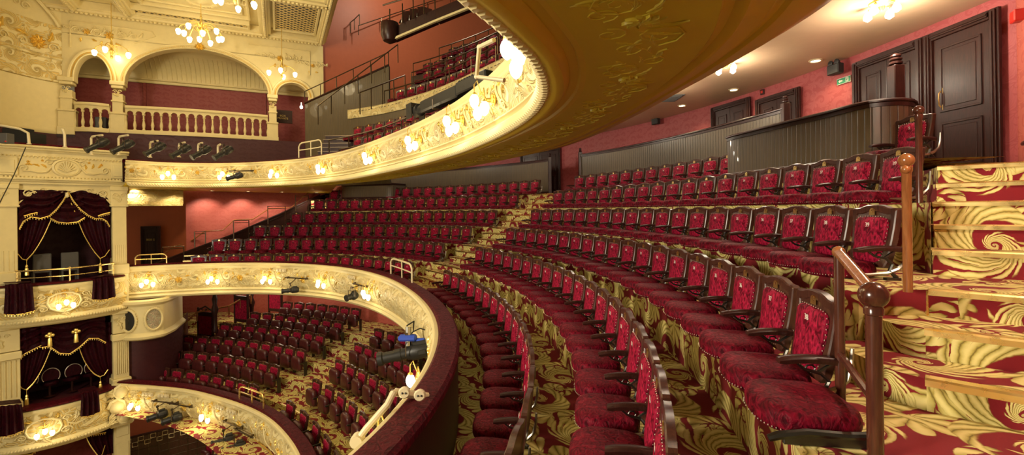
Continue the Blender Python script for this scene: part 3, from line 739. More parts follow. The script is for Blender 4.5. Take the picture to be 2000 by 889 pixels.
g((.11, 0), (.07, .03), (.07, .012), (.02, .012), (.02, -.012), (.07, -.012), (.07, -.03)); g((-.05, -.038), (-.05, .038), (-.11, .038), (-.11, -.038)); mb.build('arrow', M['white'], o, 0)
mb = MB(); mb.ball((-.085, .016, .024), .008, 8); mb.tube([(-.08, .016, .012), (-.075, .016, -.01), (-.06, .016, -.03)], .006, 5); mb.tube([(-.075, .016, -.008), (-.095, .016, -.02), (-.10, .016, -.034)], .005, 5); mb.tube([(-.06, .016, 0), (-.08, .016, .01), (-.1, .016, 0)], .004, 5); mb.build('running_figure', M['green'], o)
P, a, z = on_rear(1490, 180, .01); o = empty('wall_switch', (*P, z), a, label='small dark square call point on the rose rear wall', cat='switch'); mb = MB(); mb.box((-.06, 0, -.06), (.06, .02, .06), .006); mb.build('plate', M['darkwood'], o); mb = MB(); mb.box((-.03, .02, -.03), (.03, .03, .03), .004); mb.build('button', M['redbox'], o)
o = empty('fire_alarm', (6.07, 5.6, 2.23), R_(-120), label='red alarm box at the right edge on the side wall', cat='alarm'); mb = MB(); mb.box((-.07, -.05, -.07), (.07, .05, .07), .012); mb.build('body', M['redbox'], o); mb = MB(); mb.lathe([(.04, 0), (.04, .03), (.02, .05)], (0, .05, 0), 12, 'y'); mb.build('sounder', M['redbox'], o)
def downlight(px, py, lab):
    p = at_height(px, py, CEIL); o = empty('ceiling_downlight', (p.x, p.y, CEIL), label=lab, cat='ceiling light')
    mb = MB(); mb.lathe([(.11, 0), (.11, -.012), (.085, -.02), (.075, -.008), (.075, 0)], n=24); mb.build('rim', M['bracket'], o)
    mb = MB(); mb.lathe([(.074, -.006), (.05, -.014), (.001, -.016)], n=20); mb.build('lamp', M['downbulb'], o)
    spot((p.x, p.y, CEIL-.03), (p.x, p.y, 0), PW['spot']*1.4, 130); return o
downlight(1593, 118, 'round recessed ceiling light nearest the double doors'); downlight(1433, 175, 'round recessed ceiling light near the glass cluster lamp'); downlight(1332, 206, 'round recessed ceiling light farthest along the rear ceiling')
# clusters of glass lamps under the rear ceiling
def egg(r=.055, L=.17): return [(.012, .02), (.02, 0), (r*.75, -.02), (r, -.06), (r*.98, -.09), (r*.75, -L*.78), (r*.4, -L*.93), (.004, -L)]
def ceil_cluster(px, py, lab, z=CEIL, p=1.0):
    q = at_height(px, py, z-.12); o = empty('ceiling_lamp', (q.x, q.y, z), label=lab, cat='ceiling light')
    mb = MB(); mb.lathe([(.14, 0), (.14, -.02), (.09, -.04), (.04, -.06), (.03, -.10), (.012, -.12)], n=20); mb.build('ceiling_rose', M['gilt'], o)
    for k in range(4):
        a = k*math.pi/2 + .4; c, s = math.cos(a), math.sin(a); mb = MB(); mb.tube([(0, 0, -.06), (.07*c, .07*s, -.03), (.14*c, .14*s, -.04), (.17*c, .17*s, -.07)], .010, 6); arm = mb.build('lamp_arm', M['gilt'], o)
        mb = MB(); mb.lathe([(r, z_) for r, z_ in egg(.05, .12)], (.17*c, .17*s, -.08), 14); mb.build('glass_shade', M['bulb'], arm)
    lamp((q.x, q.y, z-.42), PW['rear']*p, WHITE, .12)
ceil_cluster(1418, 134, 'glass cluster ceiling lamp beyond the edge of the ochre soffit'); ceil_cluster(1722, 22, 'glass cluster ceiling lamp at the top edge, nearest the doors', p=1.5)
PW_s = PW['rear']; o = empty('ceiling_lamp', (3.1, 1.7, CEIL), label='glass cluster ceiling lamp above the right-hand stairs, over the top of the picture', cat='ceiling light')
mb = MB(); mb.lathe([(.14, 0), (.14, -.02), (.04, -.06), (.012, -.12)], n=20); mb.build('ceiling_rose', M['gilt'], o)
mb = MB(); mb.lathe(egg(.07, .2), (0, 0, -.1), 14); mb.build('glass_shade', M['bulb'], o); lamp((3.1, 1.7, CEIL-.45), PW['stairs'], WHITE, .12)
ceil_cluster(1062, 296, 'far glass cluster ceiling lamp hidden behind the soffit edge')
p = at_height(1378, 143, 2.5); mb = MB(); mb.tube([(p.x-.12, p.y+.5, 2.5), (p.x+.12, p.y-.5, 2.5)], .02, 8); tag(mb.build('strip_light', M['tube']), 'thin lit strip lamp beside the soffit edge', 'strip light')
p = at_height(1300, 192, CEIL-.01); mb = MB(); mb.box((p.x-.35, p.y-.35, CEIL-.02), (p.x+.35, p.y+.35, CEIL+.01), .005)
for k in range(9): mb.box((p.x-.3, p.y-.31+k*.07, CEIL-.035), (p.x+.3, p.y-.28+k*.07, CEIL-.02))
tag(mb.build('ceiling_vent', M['screen']), 'grey square ceiling vent by the rear ceiling lamps', 'vent')
# ================================================================== UPPER CIRCLE FRONT AND ITS SOFFIT
KP = cr([(-4.6, -3.2), (-2.9, -1.6), (-1.3, .2), (-.5, 1.3), (-.14, 1.95), (.05, 2.38), (.18, 2.75), (.27, 3.25), (.285, 3.75), (.21, 4.4), (.02, 5.15), (-.32, 6.1), (-.95, 7.5), (-2.1, 9.45), (-3.95, 12.1), (-5.2, 13.5), (-6.8, 14.75), (-8.8, 15.5), (-10.3, 15.5), (-11.25, 15.0), (-11.8, 14.3)], 12)
K = Path(KP); SK4 = K.s_near((.285, 3.9)); SK7 = K.s_near((-.79, 7.2)); SKN = K.s_near((0, 2.3))
def koff(d):
    def s(x): x = max(0, min(1, x)); return x*x*(3-2*x)
    return 1 + .48*s((d-SK4)/(SK7-SK4)) + .28*s((SK4-d)/(SK4-SKN))
ZT, ZB = 1.66, .98
upper_front, upper_off, _ = front('balcony_front', K, ZT, ZB, 'cream and gold moulded front of the upper circle curving overhead with rope moulding', .26, bulge=.10, n=300, drop=1.0)
def rope(path, z, r, root, step=.085, off=-.03):
    mb = MB(); n = int(path.L/step)
    for i in range(n):
        P, T = path.at((i+.5)*step); Nn = Vector((T.y, -T.x)); c = Vector((P.x+Nn.x*off, P.y+Nn.y*off, z)); T3 = Vector((T.x, T.y, 0)); U = (T3*.75 + Vector((0, 0, 1))*.65).normalized(); V_ = Vector((Nn.x, Nn.y, 0)); Wv = U.cross(V_)
        v = []; f = []
        for a, rr in ((-1, .35), (-.5, .9), (.4, .95), (1, .3)):
            for k in range(6):
                w_ = k*math.pi/3; v.append(c + U*r*1.25*a + (V_*math.cos(w_) + Wv*math.sin(w_)*.85)*r*rr)
        for a in range(3):
            for k in range(6): f.append((a*6+k, a*6+(k+1) % 6, a*6+6+(k+1) % 6, a*6+6+k))
        f += [tuple(range(5, -1, -1)), tuple(range(18, 24))]; mb.add(v, f)
    o = mb.build('rope_moulding', M['cream'], root); return o
rope(K, .925, .070, upper_front, .075)
sp = [(-.03, .88), (.0, .865), (.05, .845), (.10, .85), (.125, .875), (.14, .905), (.20, .905), (.215, .885), (.25, .88)]
sp2 = [(.25, .88), (.25, .88), (.52, .875), (.79, .885)]
sp3 = [(.79, .885), (.80, .91), (.84, .925), (.87, .90), (.885, .90), (.90, .915), (.98, .93), (1.0, .955), (1.03, .965), (1.05, .95), (1.20, 1.0), (1.30, 1.06), (1.36, 1.14), (1.385, 1.22), (1.39, 1.35), (1.39, 2.70)]
mb = MB(); mb.sweep(K, sp, 0, K.L, 300, off=lambda d: 1); o1 = mb.build('soffit_edge', M['soffit'])
so = empty('balcony_soffit', (0, 0, 0)); so['kind'] = 'structure'; so['label'] = 'ochre painted underside of the upper circle with moulded scroll band'; o1.parent = so
mb = MB(); mb.sweep(K, sp2, 0, K.L, 300, off=koff, base=.25); mb.build('moulded_band', M['soffit_relief'], so)
SK6 = K.s_ray(q_of(668, 290), K.s_near((.27, 3.3)))
mb = MB(); mb.sweep(K, sp3, 0, SK6, 300, off=koff, base=.25); mb.build('outer_soffit', M['soffit'], so)
mb = MB(); mb.prism([tuple(K.at(SK6+(K.L-SK6)*k/40)[0]) for k in range(41)] + [(-15.9, 18.7), (-13, 18.4), (-9.1, 23.4)], .90, .96); mb.build('flat_soffit', M['soffit'], so)
def sof_relief():
    mb = MB()
    d = SKN - 1.6
    while d < K.L - 1:
        k = koff(d)
        def f(u, v, e, d=d, k=k):
            P, T = K.at(d+u); o = .25 + (.27 + v)*k; return (P.x+T.y*o, P.y-T.x*o, .878-e)
        for g in (-1, 1):
            scroll2(mb, f, g*.20, .05*g, .11, g, 1.6, .006, g, .002); scroll2(mb, f, g*.12, -.13, .07, -g, 1.4, .005, 1, .002); scroll2(mb, f, g*.33, -.08*g, .07, g, 1.4, .005, 1, .002)
            for a in range(7): leaf2(mb, f, g*(.05+.035*a), .03*math.sin(a*2), (math.pi/2 - g*(.1+a*.45)), .10+.04*(a % 3), .012, .006)
            for a in range(4): leaf2(mb, f, g*(.22+.05*a), -.12+.07*a, (0 if g > 0 else math.pi)+.6-.5*a, .10, .012, .006)
        flower(mb, f, 0, 0, .07, 9); d += .86
    mb.build('scroll_relief', M['soffit_relief'], so)
sof_relief()
UL = sorted([K.s_near((.28, 3.75))] + lampds(K, [(975, 207), (912, 252), (828, 283), (737, 308), (641, 330), (546, 344), (446, 348), (328, 350)], K.s_near((.27, 3.3))+.3))
relief(K, upper_front, ZT, ZB, upper_off, UL, 1.9)

for k, (t_, lab) in enumerate(((.30, 'added round ceiling light over the back row, unseen behind the soffit, nearest'), (.62, 'added round ceiling light over the back row before the middle aisle'), (.95, 'added round ceiling light over the back row beyond the middle aisle'), (1.25, 'added round ceiling light over the far back row'), (1.5, 'farthest added round ceiling light over the back row'))):  # added lamps, out of view, to brighten the boarded partitions
    x_, y_ = fam(t_, .9); o = empty('ceiling_downlight', (x_, y_, CEIL), label=lab, cat='ceiling light'); mb = MB(); mb.lathe([(.11, 0), (.11, -.012), (.085, -.02), (.075, -.008), (.075, 0)], n=24); mb.build('rim', M['bracket'], o); mb = MB(); mb.lathe([(.074, -.006), (.001, -.016)], n=20); mb.build('lamp', M['downbulb'], o); lamp((x_, y_, CEIL-.35), 55, WHITE, .1)
# ================================================================== UPPER CIRCLE INTERIOR
def plat(path, o0, o1, zl, zt, d0, d1, m, name='floor', label=None, n=60, oo=koff):
    mb = MB(); mb.sweep(path, [(o0, zl), (o0, zt), (o1, zt)], d0, d1, n, off=oo); o = struct(mb, name, m)
    if label: o['label'] = label
    return o
one = lambda d: 1
sA = SKN - 1.5
plat(K, .2, .75, 1.05, 1.06, sA, K.L, M['darkwood'], label='dark walkway floor behind the upper circle front', n=150, oo=one)
SL = K.s_ray(q_of(690, 260), SK4)            # left end of the upper circle rows
plat(K, .72, 1.45, 1.0, 1.78, sA, SL, M['darkwood'], label='first stepped platform of the upper circle', oo=one)
plat(K, 1.42, 2.30, 1.5, 2.36, sA, SL, M['darkwood'], label='second stepped platform of the upper circle', oo=one)
plat(K, 2.28, 3.2, 2.0, 2.74, sA, SL, M['darkwood'], label='cross aisle floor of the upper circle', oo=one)
def upath(off, qa, qb):
    p = offset_path(K, off, SK4-.5, K.L, 300); a, b = p.s_ray(qa), p.s_ray(qb); a, b = min(a, b), max(a, b); return Path([p.at(a+(b-a)*k/60)[0] for k in range(61)])
UG = []
def urow(off, pa, pb, zp, rowname):
    path = upath(off, q_of(*pa), q_of(*pb)); n = max(2, round(path.L/.60)+1)
    for k in range(n):
        P, T = path.at(path.L*k/(n-1))
        o = seat_at(P, angle(T), zp, f'dark red velvet seat, {ORD[min(n-k, 25)]} from the left end, {rowname} of the upper circle', f'upper circle seats, {rowname}')
    return path
urow(1.22, (700, 240), (900, 205), 1.79, 'lowest row'); urow(1.98, (700, 215), (905, 180), 2.37, 'second lowest row')
bw = upath(3.0, q_of(681, 200), q_of(1010, 120))
boards(bw, 2.74, 3.72, 'boarded wall with a cream ornamental frieze across the upper circle', name='frieze_wall', posts=(False, False))
mb = MB(); mb.sweep(bw, [(-.05, 3.50), (-.06, 3.52), (-.06, 3.80), (-.05, 3.82)], n=50); mb.sweep(bw, [(-.05, 3.82), (-.07, 3.84), (.06, 3.84)], n=50)
fz = [o for o in bpy.data.objects if o.name.startswith('frieze_wall')][0]; b_ = mb.build('ornamental_frieze', M['relief'], fz); b_.location = -fz.location
for r, (off, pa, pb, zp) in enumerate(((3.75, (783, 145), (985, 100), 3.95), (4.6, (835, 110), (985, 80), 4.72), (5.45, (835, 84), (985, 55), 5.42), (6.3, (885, 52), (985, 25), 6.15))):
    pth = urow(off, pa, pb, zp, ['third', 'fourth', 'fifth', 'topmost'][r] + ' row'); lo = zp-.75
    mb = MB(); mb.sweep(pth, [(-.45, lo), (-.45, zp), (.5, zp)], -.6, pth.L+.5, 40); struct(mb, 'floor', M['darkwood'])['label'] = f'stepped platform under the {["third", "fourth", "fifth", "topmost"][r]} upper circle row'
    # rail in front of each upper row
    root = empty('row_guard_rail', (*pth.at(pth.L*.5)[0], zp), label=f'dark metal guard rail in front of the {["third", "fourth", "fifth", "topmost"][r]} upper circle row', cat='railing'); off_ = -Vector(root.location)
    mb = MB(); mb.M = Matrix.Translation(off_); pts = []
    for k in range(21):
        P, T = pth.at(-.5 + (pth.L+.7)*k/20); pts.append((P.x-T.y*.62, P.y+T.x*.62, zp+.42))
    mb.tube(pts, .022, 6); mb.build('top_rail', M['railmetal'], root)
    for k in range(0, 21, 4): mb = MB(); mb.M = Matrix.Translation(off_); p = pts[k]; mb.tube([p, (p[0], p[1], lo)], .018, 6); mb.build('rail_post', M['railmetal'], root)
def rail(pts, label, drop=.9, r=.022, mat='railmetal', name='guard_rail', mid=False, every=1):
    pts = [Vector(p) for p in pts]; root = empty(name, (pts[0].x, pts[0].y, pts[0].z-drop), label=label, cat='railing'); T_ = Matrix.Translation(-Vector(root.location))
    mb = MB(); mb.M = T_; mb.tube(pts, r, 8); mb.build('top_rail', M[mat], root)
    if mid: mb = MB(); mb.M = T_; mb.tube([p - Vector((0, 0, drop*.5)) for p in pts], r*.8, 6); mb.build('middle_rail', M[mat], root)
    for k, p in enumerate(pts):
        if k % every == 0: mb = MB(); mb.M = T_; mb.tube([p, p - Vector((0, 0, drop))], r*.9, 6); mb.build('rail_post', M[mat], root)
    return root
# rails of the two front rows
for off, z, pa, pb, lab in ((.85, 2.32, (642, 225), (860, 195), 'dark rail before the second lowest upper circle row'), (.45, 1.86, (662, 258), (860, 228), 'dark rail before the lowest upper circle row')):
    pt = upath(off, q_of(*pa), q_of(*pb)); rail([(*pt.at(pt.L*k/6)[0], z) for k in range(7)], lab, .75)
# boarded side wall sloping up, big terracotta wall
sw0, sw1 = Vector((-9.05, 20.6)), Vector((-4.9, 18.9))
root = empty('sloping_partition', (*sw0, 1.1), label='tall boarded partition with sloping top at the far side of the upper circle', cat='partition')
mb = MB(); mb.M = Matrix.Translation(-Vector(root.location)); d = sw1-sw0; nn = Vector((-d.y, d.x)).normalized()*.08
v = []; L = d.length
for q in (sw0, sw1): v += [(*q, 1.1), (*q, 4.78 if q is sw0 else 5.85)]
for q in (sw0+nn, sw1+nn): v += [(*q, 1.1), (*q, 4.78 if q == sw0+nn else 5.85)]
zt0, zt1 = 4.75, 5.85
v = [(*sw0, 1.1), (*sw1, 1.1), (*sw1, zt1), (*sw0, zt0), (*(sw0+nn), 1.1), (*(sw1+nn), 1.1), (*(sw1+nn), zt1), (*(sw0+nn), zt0)]
mb.add(v, [(0, 1, 2, 3), (7, 6, 5, 4), (3, 2, 6, 7), (1, 5, 6, 2), (0, 3, 7, 4)], [[(0, 1), (L, 1), (L, zt1), (0, zt0)], [(0, 1)]*4, [(0, 1)]*4, [(0, 1)]*4, [(0, 1)]*4]); mb.build('boarding', M['board'], root)
mb = MB(); mb.M = Matrix.Translation(-Vector(root.location)); mb.tube([(*sw0, zt0+.03), (*sw1, zt1+.03)], .045, 6); mb.build('cap_rail', M['darkwood'], root)
rail([(*sw0.lerp(sw1, t), zt0 + (zt1-zt0)*t + .55) for t in (0, .2, .4, .6, .8, 1)], 'dark handrail following the sloping top of the far partition', .5)
BA, BB = Vector((-9.0, 21.35)), Vector((4.5, 33.5))
mb = MB(); mb.obox(BA, BB-BA, .2, (1.0, 16)); struct(mb, 'wall_far', M['red_flat'])['label'] = 'tall terracotta side wall of the upper circle and gallery'
# stairs and landing on the left of the rows
for k in range(9):
    a = at_depth(640+k*3, 250, 14.6+k*.35); mb = MB(); mb.box((a.x-.55, a.y, 1.08), (a.x+.45, a.y+.36, 1.30+k*.19), .004)
    if k == 0: root = empty('side_stairs', (a.x, a.y, 1.08), label='dark carpeted side stairs at the left end of the upper circle rows', cat='stairs'); o0_ = Vector(root.location)
    o = mb.build('step', M['carpet'] if k < 2 else M['darkwood'], root); o.location = -o0_
    nb = MB(); nb.box((a.x-.56, a.y-.02, 1.285+k*.19), (a.x+.46, a.y+.03, 1.31+k*.19)); o = nb.build('nosing', M['railmetal'], root); o.location = -o0_
rail([at_depth(703+j*22, 202-j*9, 15.2+j*.5)+Vector((0, 0, .35)) for j in range(5)], 'dark handrail climbing beside the upper circle frieze wall', .7)
rail([at_depth(621+j*26, 212-j*20, 17.5+j*.1)+Vector((0, 0, .1)) for j in range(7)], 'long dark handrail along the side stairs in front of the boarded partition', .7)
# gallery front far above
g0, g1, g2 = at_depth(766, 78, 15.5), at_depth(850, 42, 15.2), at_depth(935, 8, 14.6)
root = empty('gallery_front', g0, label='end of the gallery front with rails, high above the upper circle', cat='balcony front')
T_ = Matrix.Translation(-g0); mb = MB(); mb.M = T_
def slab(mb, a, b, w, h, up=0): 
    d = (b-a); n = Vector((-d.y, d.x, 0)).normalized()*w; U = Vector((0, 0, h)); v = [a, b, b+n, a+n, a+U, b+U, b+n+U, a+n+U]; mb.add(v, [(3, 2, 1, 0), (4, 5, 6, 7), (0, 1, 5, 4), (1, 2, 6, 5), (2, 3, 7, 6), (3, 0, 4, 7)])
slab(mb, g0, g1, .10, .07); slab(mb, g1, g2, .10, .07); mb.build('edge_moulding', M['cream'], root)
mb = MB(); mb.M = T_; slab(mb, g0+Vector((0, .1, .05)), g1+Vector((0, .1, .05)), .3, .4); slab(mb, g1+Vector((0, .1, .05)), g2+Vector((0, .1, .05)), .3, .4); mb.build('front_panel', M['darkwood'], root)
mb = MB(); mb.M = T_; mb.lathe([(.02, -.1), (.22, .0), (.30, .2), (.30, .55), (.28, .6)], g0+Vector((-.1, .1, 0)), 14); mb.build('rounded_end', M['darkwood'], root)
mb = MB(); mb.M = T_; up = Vector((0, 0, 1.05)); mb.tube([g0+up+Vector((-.3, 0, .1)), g1+up, g2+up], .025, 6); mb.build('top_rail', M['railmetal'], root)
for t in (-.05, .25, .5, .75, 1): mb = MB(); mb.M = T_; p = g0.lerp(g1, t) ; mb.tube([p+up, p+Vector((0, 0, .4))], .02, 6); mb.build('rail_post', M['railmetal'], root)
rail([at_depth(684, 44, 22.2), at_depth(692, 38, 22.2), at_depth(702, 28, 22.3)], 'short dark rail end on the terracotta wall near the ceiling', .5)
rail([at_depth(700+j*45, 50-j*15, 22.4+j*.95) for j in range(6)], 'long dark handrail on the terracotta wall below the gallery', .45)
for k, (px, py) in enumerate(((800, 52), (815, 48), (830, 44))):
    p = at_depth(px, py, 16.6); o = seat_at(p.xy, angle(Vector((.9, .4))), p.z-.02, f'dark gallery seat, {ORD[k+1]} from the rounded gallery end', 'gallery seats behind the rounded front')
# ================================================================== ARCADE OF THE SIDE WALL (upper boxes)
A0, A1 = Vector((-16.6, 17.5)), Vector((-9.0, 21.3)); AW = (A1-A0).normalized(); AN = Vector((AW.y, -AW.x)); AL = (A1-A0).length
AM = Matrix(((AW.x, AN.x, 0, A0.x), (AW.y, AN.y, 0, A0.y), (0, 0, 1, 0), (0, 0, 0, 1)))       # local: x along, y out into the hall, z up
def amb(): m = MB(); m.M = AM; return m
def a_of(px, py):                            # position along the arcade of a measured pixel
    q = q_of(px, py); return (q*A0.y - A0.x)/(AW.x - q*AW.y)
def az(px, py): w = a_of(px, py); return zat(px, py, (A0 + AW*w).y)
c0, c1, c2, c3 = a_of(131, 200), a_of(231, 200), a_of(533, 230), a_of(612, 230)
ZF, ZSP, ZTOP = 3.25, 5.15, 7.62
pw_ = .22
arches = [(c0+pw_, c1-pw_), (c1+pw_, c2-pw_*.8), (c2+pw_*.8, c3-pw_*.8)]
# wall with three arched openings
mb = amb()
def wallpanel(x0, x1, z0, z1): mb.add([(x0, 0, z0), (x1, 0, z0), (x1, 0, z1), (x0, 0, z1)], [(0, 1, 2, 3)], [[(x0, z0), (x1, z0), (x1, z1), (x0, z1)]])
wallpanel(-.3, arches[0][0], ZSP, ZTOP); wallpanel(arches[0][1], arches[1][0], ZSP, ZTOP); wallpanel(arches[1][1], arches[2][0], ZSP, ZTOP); wallpanel(arches[2][1], c3+.45, ZSP, ZTOP)
heights = [.93, 1.62, .62]
def archpts(a, b, h, n=28): 
    m, r = (a+b)/2, (b-a)/2; return [(m - r*math.cos(math.pi*k/n), ZSP + h*math.sin(math.pi*k/n)) for k in range(n+1)]
for (a, b), h in zip(arches, heights):
    P = archpts(a, b, h)
    for (x0, z0), (x1, z1) in zip(P, P[1:]):
        mb.add([(x0, 0, z0), (x1, 0, z1), (x1, 0, ZTOP), (x0, 0, ZTOP)], [(0, 1, 2, 3)], [[(x0, z0), (x1, z1), (x1, ZTOP), (x0, ZTOP)]])
        mb.add([(x0, 0, z0), (x1, 0, z1), (x1, -.35, z1), (x0, -.35, z0)], [(3, 2, 1, 0)])
struct(mb, 'wall_side', M['cream'])['label'] = 'cream side wall with three arches above the upper circle'
for k, ((a, b), h) in enumerate(zip(arches, heights)):
    mb = amb(); P = archpts(a, b, h, 36); C = ((a+b)/2, ZSP); rows = []
    for (x, z) in P:
        dx, dz = x-C[0], z-C[1]; l = math.hypot(dx, dz); ux, uz = dx/l, dz/l
        rows.append([(x+ux*o, y, z+uz*o) for o, y in ((.0, 0), (.0, .06), (.03, .08), (.06, .05), (.10, .05), (.14, .09), (.19, .09), (.21, .04), (.21, 0))])
    mb.grid(rows); o = struct(mb, f'trim_{k+2}', M['cream']); o['label'] = 'moulded arch surround, ' + ['left small arch', 'wide middle arch', 'right small arch'][k]
    gb = amb()
    for i in range(0, 36*3):
        x, z = P[i//3][0], P[i//3][1]; t = (i % 3)/3; x2, z2 = P[min(36, i//3+1)]; x += (x2-x)*t; z += (z2-z)*t; dx, dz = x-C[0], z-C[1]; l = math.hypot(dx, dz); gb.lathe([(.001, -.02), (.022, 0), (.001, .02)], (x+dx/l*.08, .065, z+dz/l*.08), 5)
    g_ = gb.build('gilt_beading', M['gilt'], None); g_.parent = o
for k, (w, p) in enumerate(((c0, .22), (c1, .21), (c2, .19), (c3, .19))):
    root = empty('pilaster', (*(A0+AW*w), ZF-.25), label='cream moulded column of the arcade, ' + ['leftmost of four', 'second from left', 'third from left', 'rightmost of four'][k], cat='column'); Mi = Matrix.Translation(-Vector(root.location)) @ AM
    def pb(name, boxes, m='cream'):
        q = MB(); q.M = Mi
        for b in boxes: q.box(*b)
        return q.build(name, M[m], root)
    pb('base', [((w-p*1.15, -.3, ZF-.25), (w+p*1.15, .16, ZF+.05), .01), ((w-p*1.05, -.28, ZF+.05), (w+p*1.05, .13, ZF+.62), .01), ((w-p*1.15, -.3, ZF+.62), (w+p*1.15, .16, ZF+.70), .015)])
    pb('shaft', [((w-p*.78, -.25, ZF+.70), (w+p*.78, .10, ZF+1.42), .01)])
    pb('capital', [((w-p*.95, -.28, ZF+1.10), (w+p*.95, .13, ZF+1.16), .01), ((w-p*.9, -.28, ZF+1.62), (w+p*.9, .14, ZF+1.74), .02), ((w-p*1.1, -.3, ZF+1.74), (w+p*1.1, .17, ZSP), .02)])
    q = MB(); q.M = Mi; f = lambda u, v, e: (w+u, .10+e, ZF+1.4+v)
    for g in (-1, 1): leaf2(q, f, 0, -.08, math.pi/2-g*.5, .2, .05, .03)
    scroll2(q, f, -.07, .1, .06, -1, 1.2); scroll2(q, f, .07, .1, .06, 1, 1.2); q.build('leaf_carving', M['cream'], root)
# balustrades with little arches
def balustrade(xa, xb, n, label, sag=0.0, zb=ZF-.12, zt=ZF+.98):
    root = empty('balustrade', (*(A0+AW*xa), zb), label=label, cat='balustrade'); Mi = Matrix.Translation(-Vector(root.location)) @ AM
    def Y(t): return .05 + sag*math.sin(math.pi*t)
    def band(name, z0, z1, y0, y1):
        q = MB(); q.M = Mi; rows = []
        for k in range(31): t = k/30; x = xa+(xb-xa)*t; rows.append([(x, Y(t)+y0, z0), (x, Y(t)+y1, z0), (x, Y(t)+y1+.015, (z0+z1)/2), (x, Y(t)+y1, z1), (x, Y(t)+y0, z1)])
        q.grid(rows, None, True); return q.build(name, M['cream'], root)
    band('handrail', zt-.10, zt, -.10, .12); band('plinth', zb, zb+.16, -.08, .10)
    q = MB(); q.M = Mi; w = (xb-xa)/n                # pierced arcade band
    for k in range(n):
        P = [(-math.cos(math.pi*j/10)*.36*w, math.sin(math.pi*j/10)*.36*w) for j in range(11)]
        xm = xa+(k+.5)*w; z0 = zt-.30; zh = zt-.10
        for y in (.07, -.03):
            pts = [(-w/2, 0)] + P + [(w/2, 0)]
            for (u0, v0), (u1, v1) in zip(pts, pts[1:]):
                t0, t1 = (xm+u0-xa)/(xb-xa), (xm+u1-xa)/(xb-xa)
                q.add([(xm+u0, Y(t0)+y, z0+v0), (xm+u1, Y(t1)+y, z0+v1), (xm+u1, Y(t1)+y, zh), (xm+u0, Y(t0)+y, zh)], [(0, 1, 2, 3)])
        for (u0, v0), (u1, v1) in zip(P, P[1:]):
            t0, t1 = (xm+u0-xa)/(xb-xa), (xm+u1-xa)/(xb-xa)
            q.add([(xm+u0, Y(t0)-.03, z0+v0), (xm+u1, Y(t1)-.03, z0+v1), (xm+u1, Y(t1)+.07, z0+v1), (xm+u0, Y(t0)+.07, z0+v0)], [(0, 1, 2, 3)])
    q.build('pierced_band', M['cream'], root, 25)
    for k in range(n+1):
        t = k/n; x = xa+(xb-xa)*t; q = MB(); q.M = Mi; z = zb+.16; h = zt-.30-z
        q.lathe([(.055, 0), (.055, .03), (.035, .05), (.05, h*.22), (.058, h*.32), (.045, h*.45), (.026, h*.62), (.04, h*.68), (.028, h*.72), (.03, h*.88), (.055, h*.93), (.055, h)], (x, Y(t)+.02, z), 10); q.build('baluster', M['cream'], root)
balustrade(c0+.24, c1-.24, 4, 'small cream balustrade in the left arch', .15); balustrade(c1+.24, c2-.2, 17, 'long curved cream balustrade of arched balusters in the wide arch', .22)
# recess behind the arcade
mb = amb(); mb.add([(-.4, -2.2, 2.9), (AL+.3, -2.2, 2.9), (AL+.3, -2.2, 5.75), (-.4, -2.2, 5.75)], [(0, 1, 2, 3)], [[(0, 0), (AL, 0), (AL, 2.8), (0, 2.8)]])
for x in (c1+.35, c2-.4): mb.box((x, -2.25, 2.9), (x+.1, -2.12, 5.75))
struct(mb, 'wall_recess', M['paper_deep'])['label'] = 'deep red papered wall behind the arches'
mb = amb(); mb.box((-.4, -2.6, 2.9), (AL+.3, .1, 3.14)); struct(mb, 'floor', M['darkwood'])['label'] = 'floor of the boxes behind the arches'
mb = amb(); rows = []
for k in range(13): a = math.pi/2*k/12; rows.append([(-.4, -2.2+1.6*(1-math.cos(a)), 5.75+1.05*math.sin(a)), (AL+.3, -2.2+1.6*(1-math.cos(a)), 5.75+1.05*math.sin(a))])
mb.grid(rows, [[(0, k*.2), (AL, k*.2)] for k in range(13)]); mb.box((-.4, -2.22, 5.68), (AL+.3, -2.08, 5.80), .02); mb.box((-.4, -2.22, 5.80), (AL+.3, -2.02, 5.86), .02)
mb.box((-.4, -.7, 6.8), (AL+.3, .0, 6.84)); struct(mb, 'ceiling', M['cream'])['label'] = 'coved cream ceiling inside the arches'
root = empty('coffer_ribs', (*(A0+AW*3), 6), label='thin cream ribs on the cove inside the wide arch', cat='moulding')
for j in range(26):
    x = c1+.5+(c2-c1-.9)*j/25; q = MB(); q.M = Matrix.Translation(-Vector(root.location)) @ AM
    q.tube([(x, -2.2+1.58*(1-math.cos(a)), 5.76+1.03*math.sin(a)) for a in (.15, .5, .9, 1.2)], .012, 4); q.build('rib', M['cream'], root)
p = A0+AW*(c3-.45)-AN*1.0; o = empty('glow_lamp', (*p, 4.95), label='small lit lamp behind the right small arch', cat='lamp'); mb = MB(); mb.lathe([(.01, .2), (.012, .06), (.05, .04), (.07, -.02), (.05, -.08), (.01, -.1)], n=14); mb.build('glass_shade', M['bulb'], o); lamp((p.x, p.y, 4.8), 6)
p = A0+AW*(c2+.35)-AN*.9; o = empty('door_plate', (*p, 4.35), math.atan2(AW.y, AW.x), label='dark board with gold lettering PRIVATE behind the right small arch', cat='sign'); mb = MB(); mb.box((-.3, -.02, -.25), (.45, .02, .35), .01); mb.build('board', M['darkwood'], o)
def text(s, size, m, parent, loc, rot, name='lettering', ext=.003):
    c = bpy.data.curves.new(name, 'FONT'); c.body = s; c.size = size; c.align_x = 'CENTER'; c.extrude = ext; c.resolution_u = 2; t = bpy.data.objects.new('tmp', c); col.objects.link(t); me = bpy.data.meshes.new_from_object(t); me.name = name; bpy.data.objects.remove(t)
    me.materials.clear(); me.materials.append(M[m]); t = bpy.data.objects.new(name, me); col.objects.link(t); t.parent = parent; t.location = loc; t.rotation_euler = rot; return t
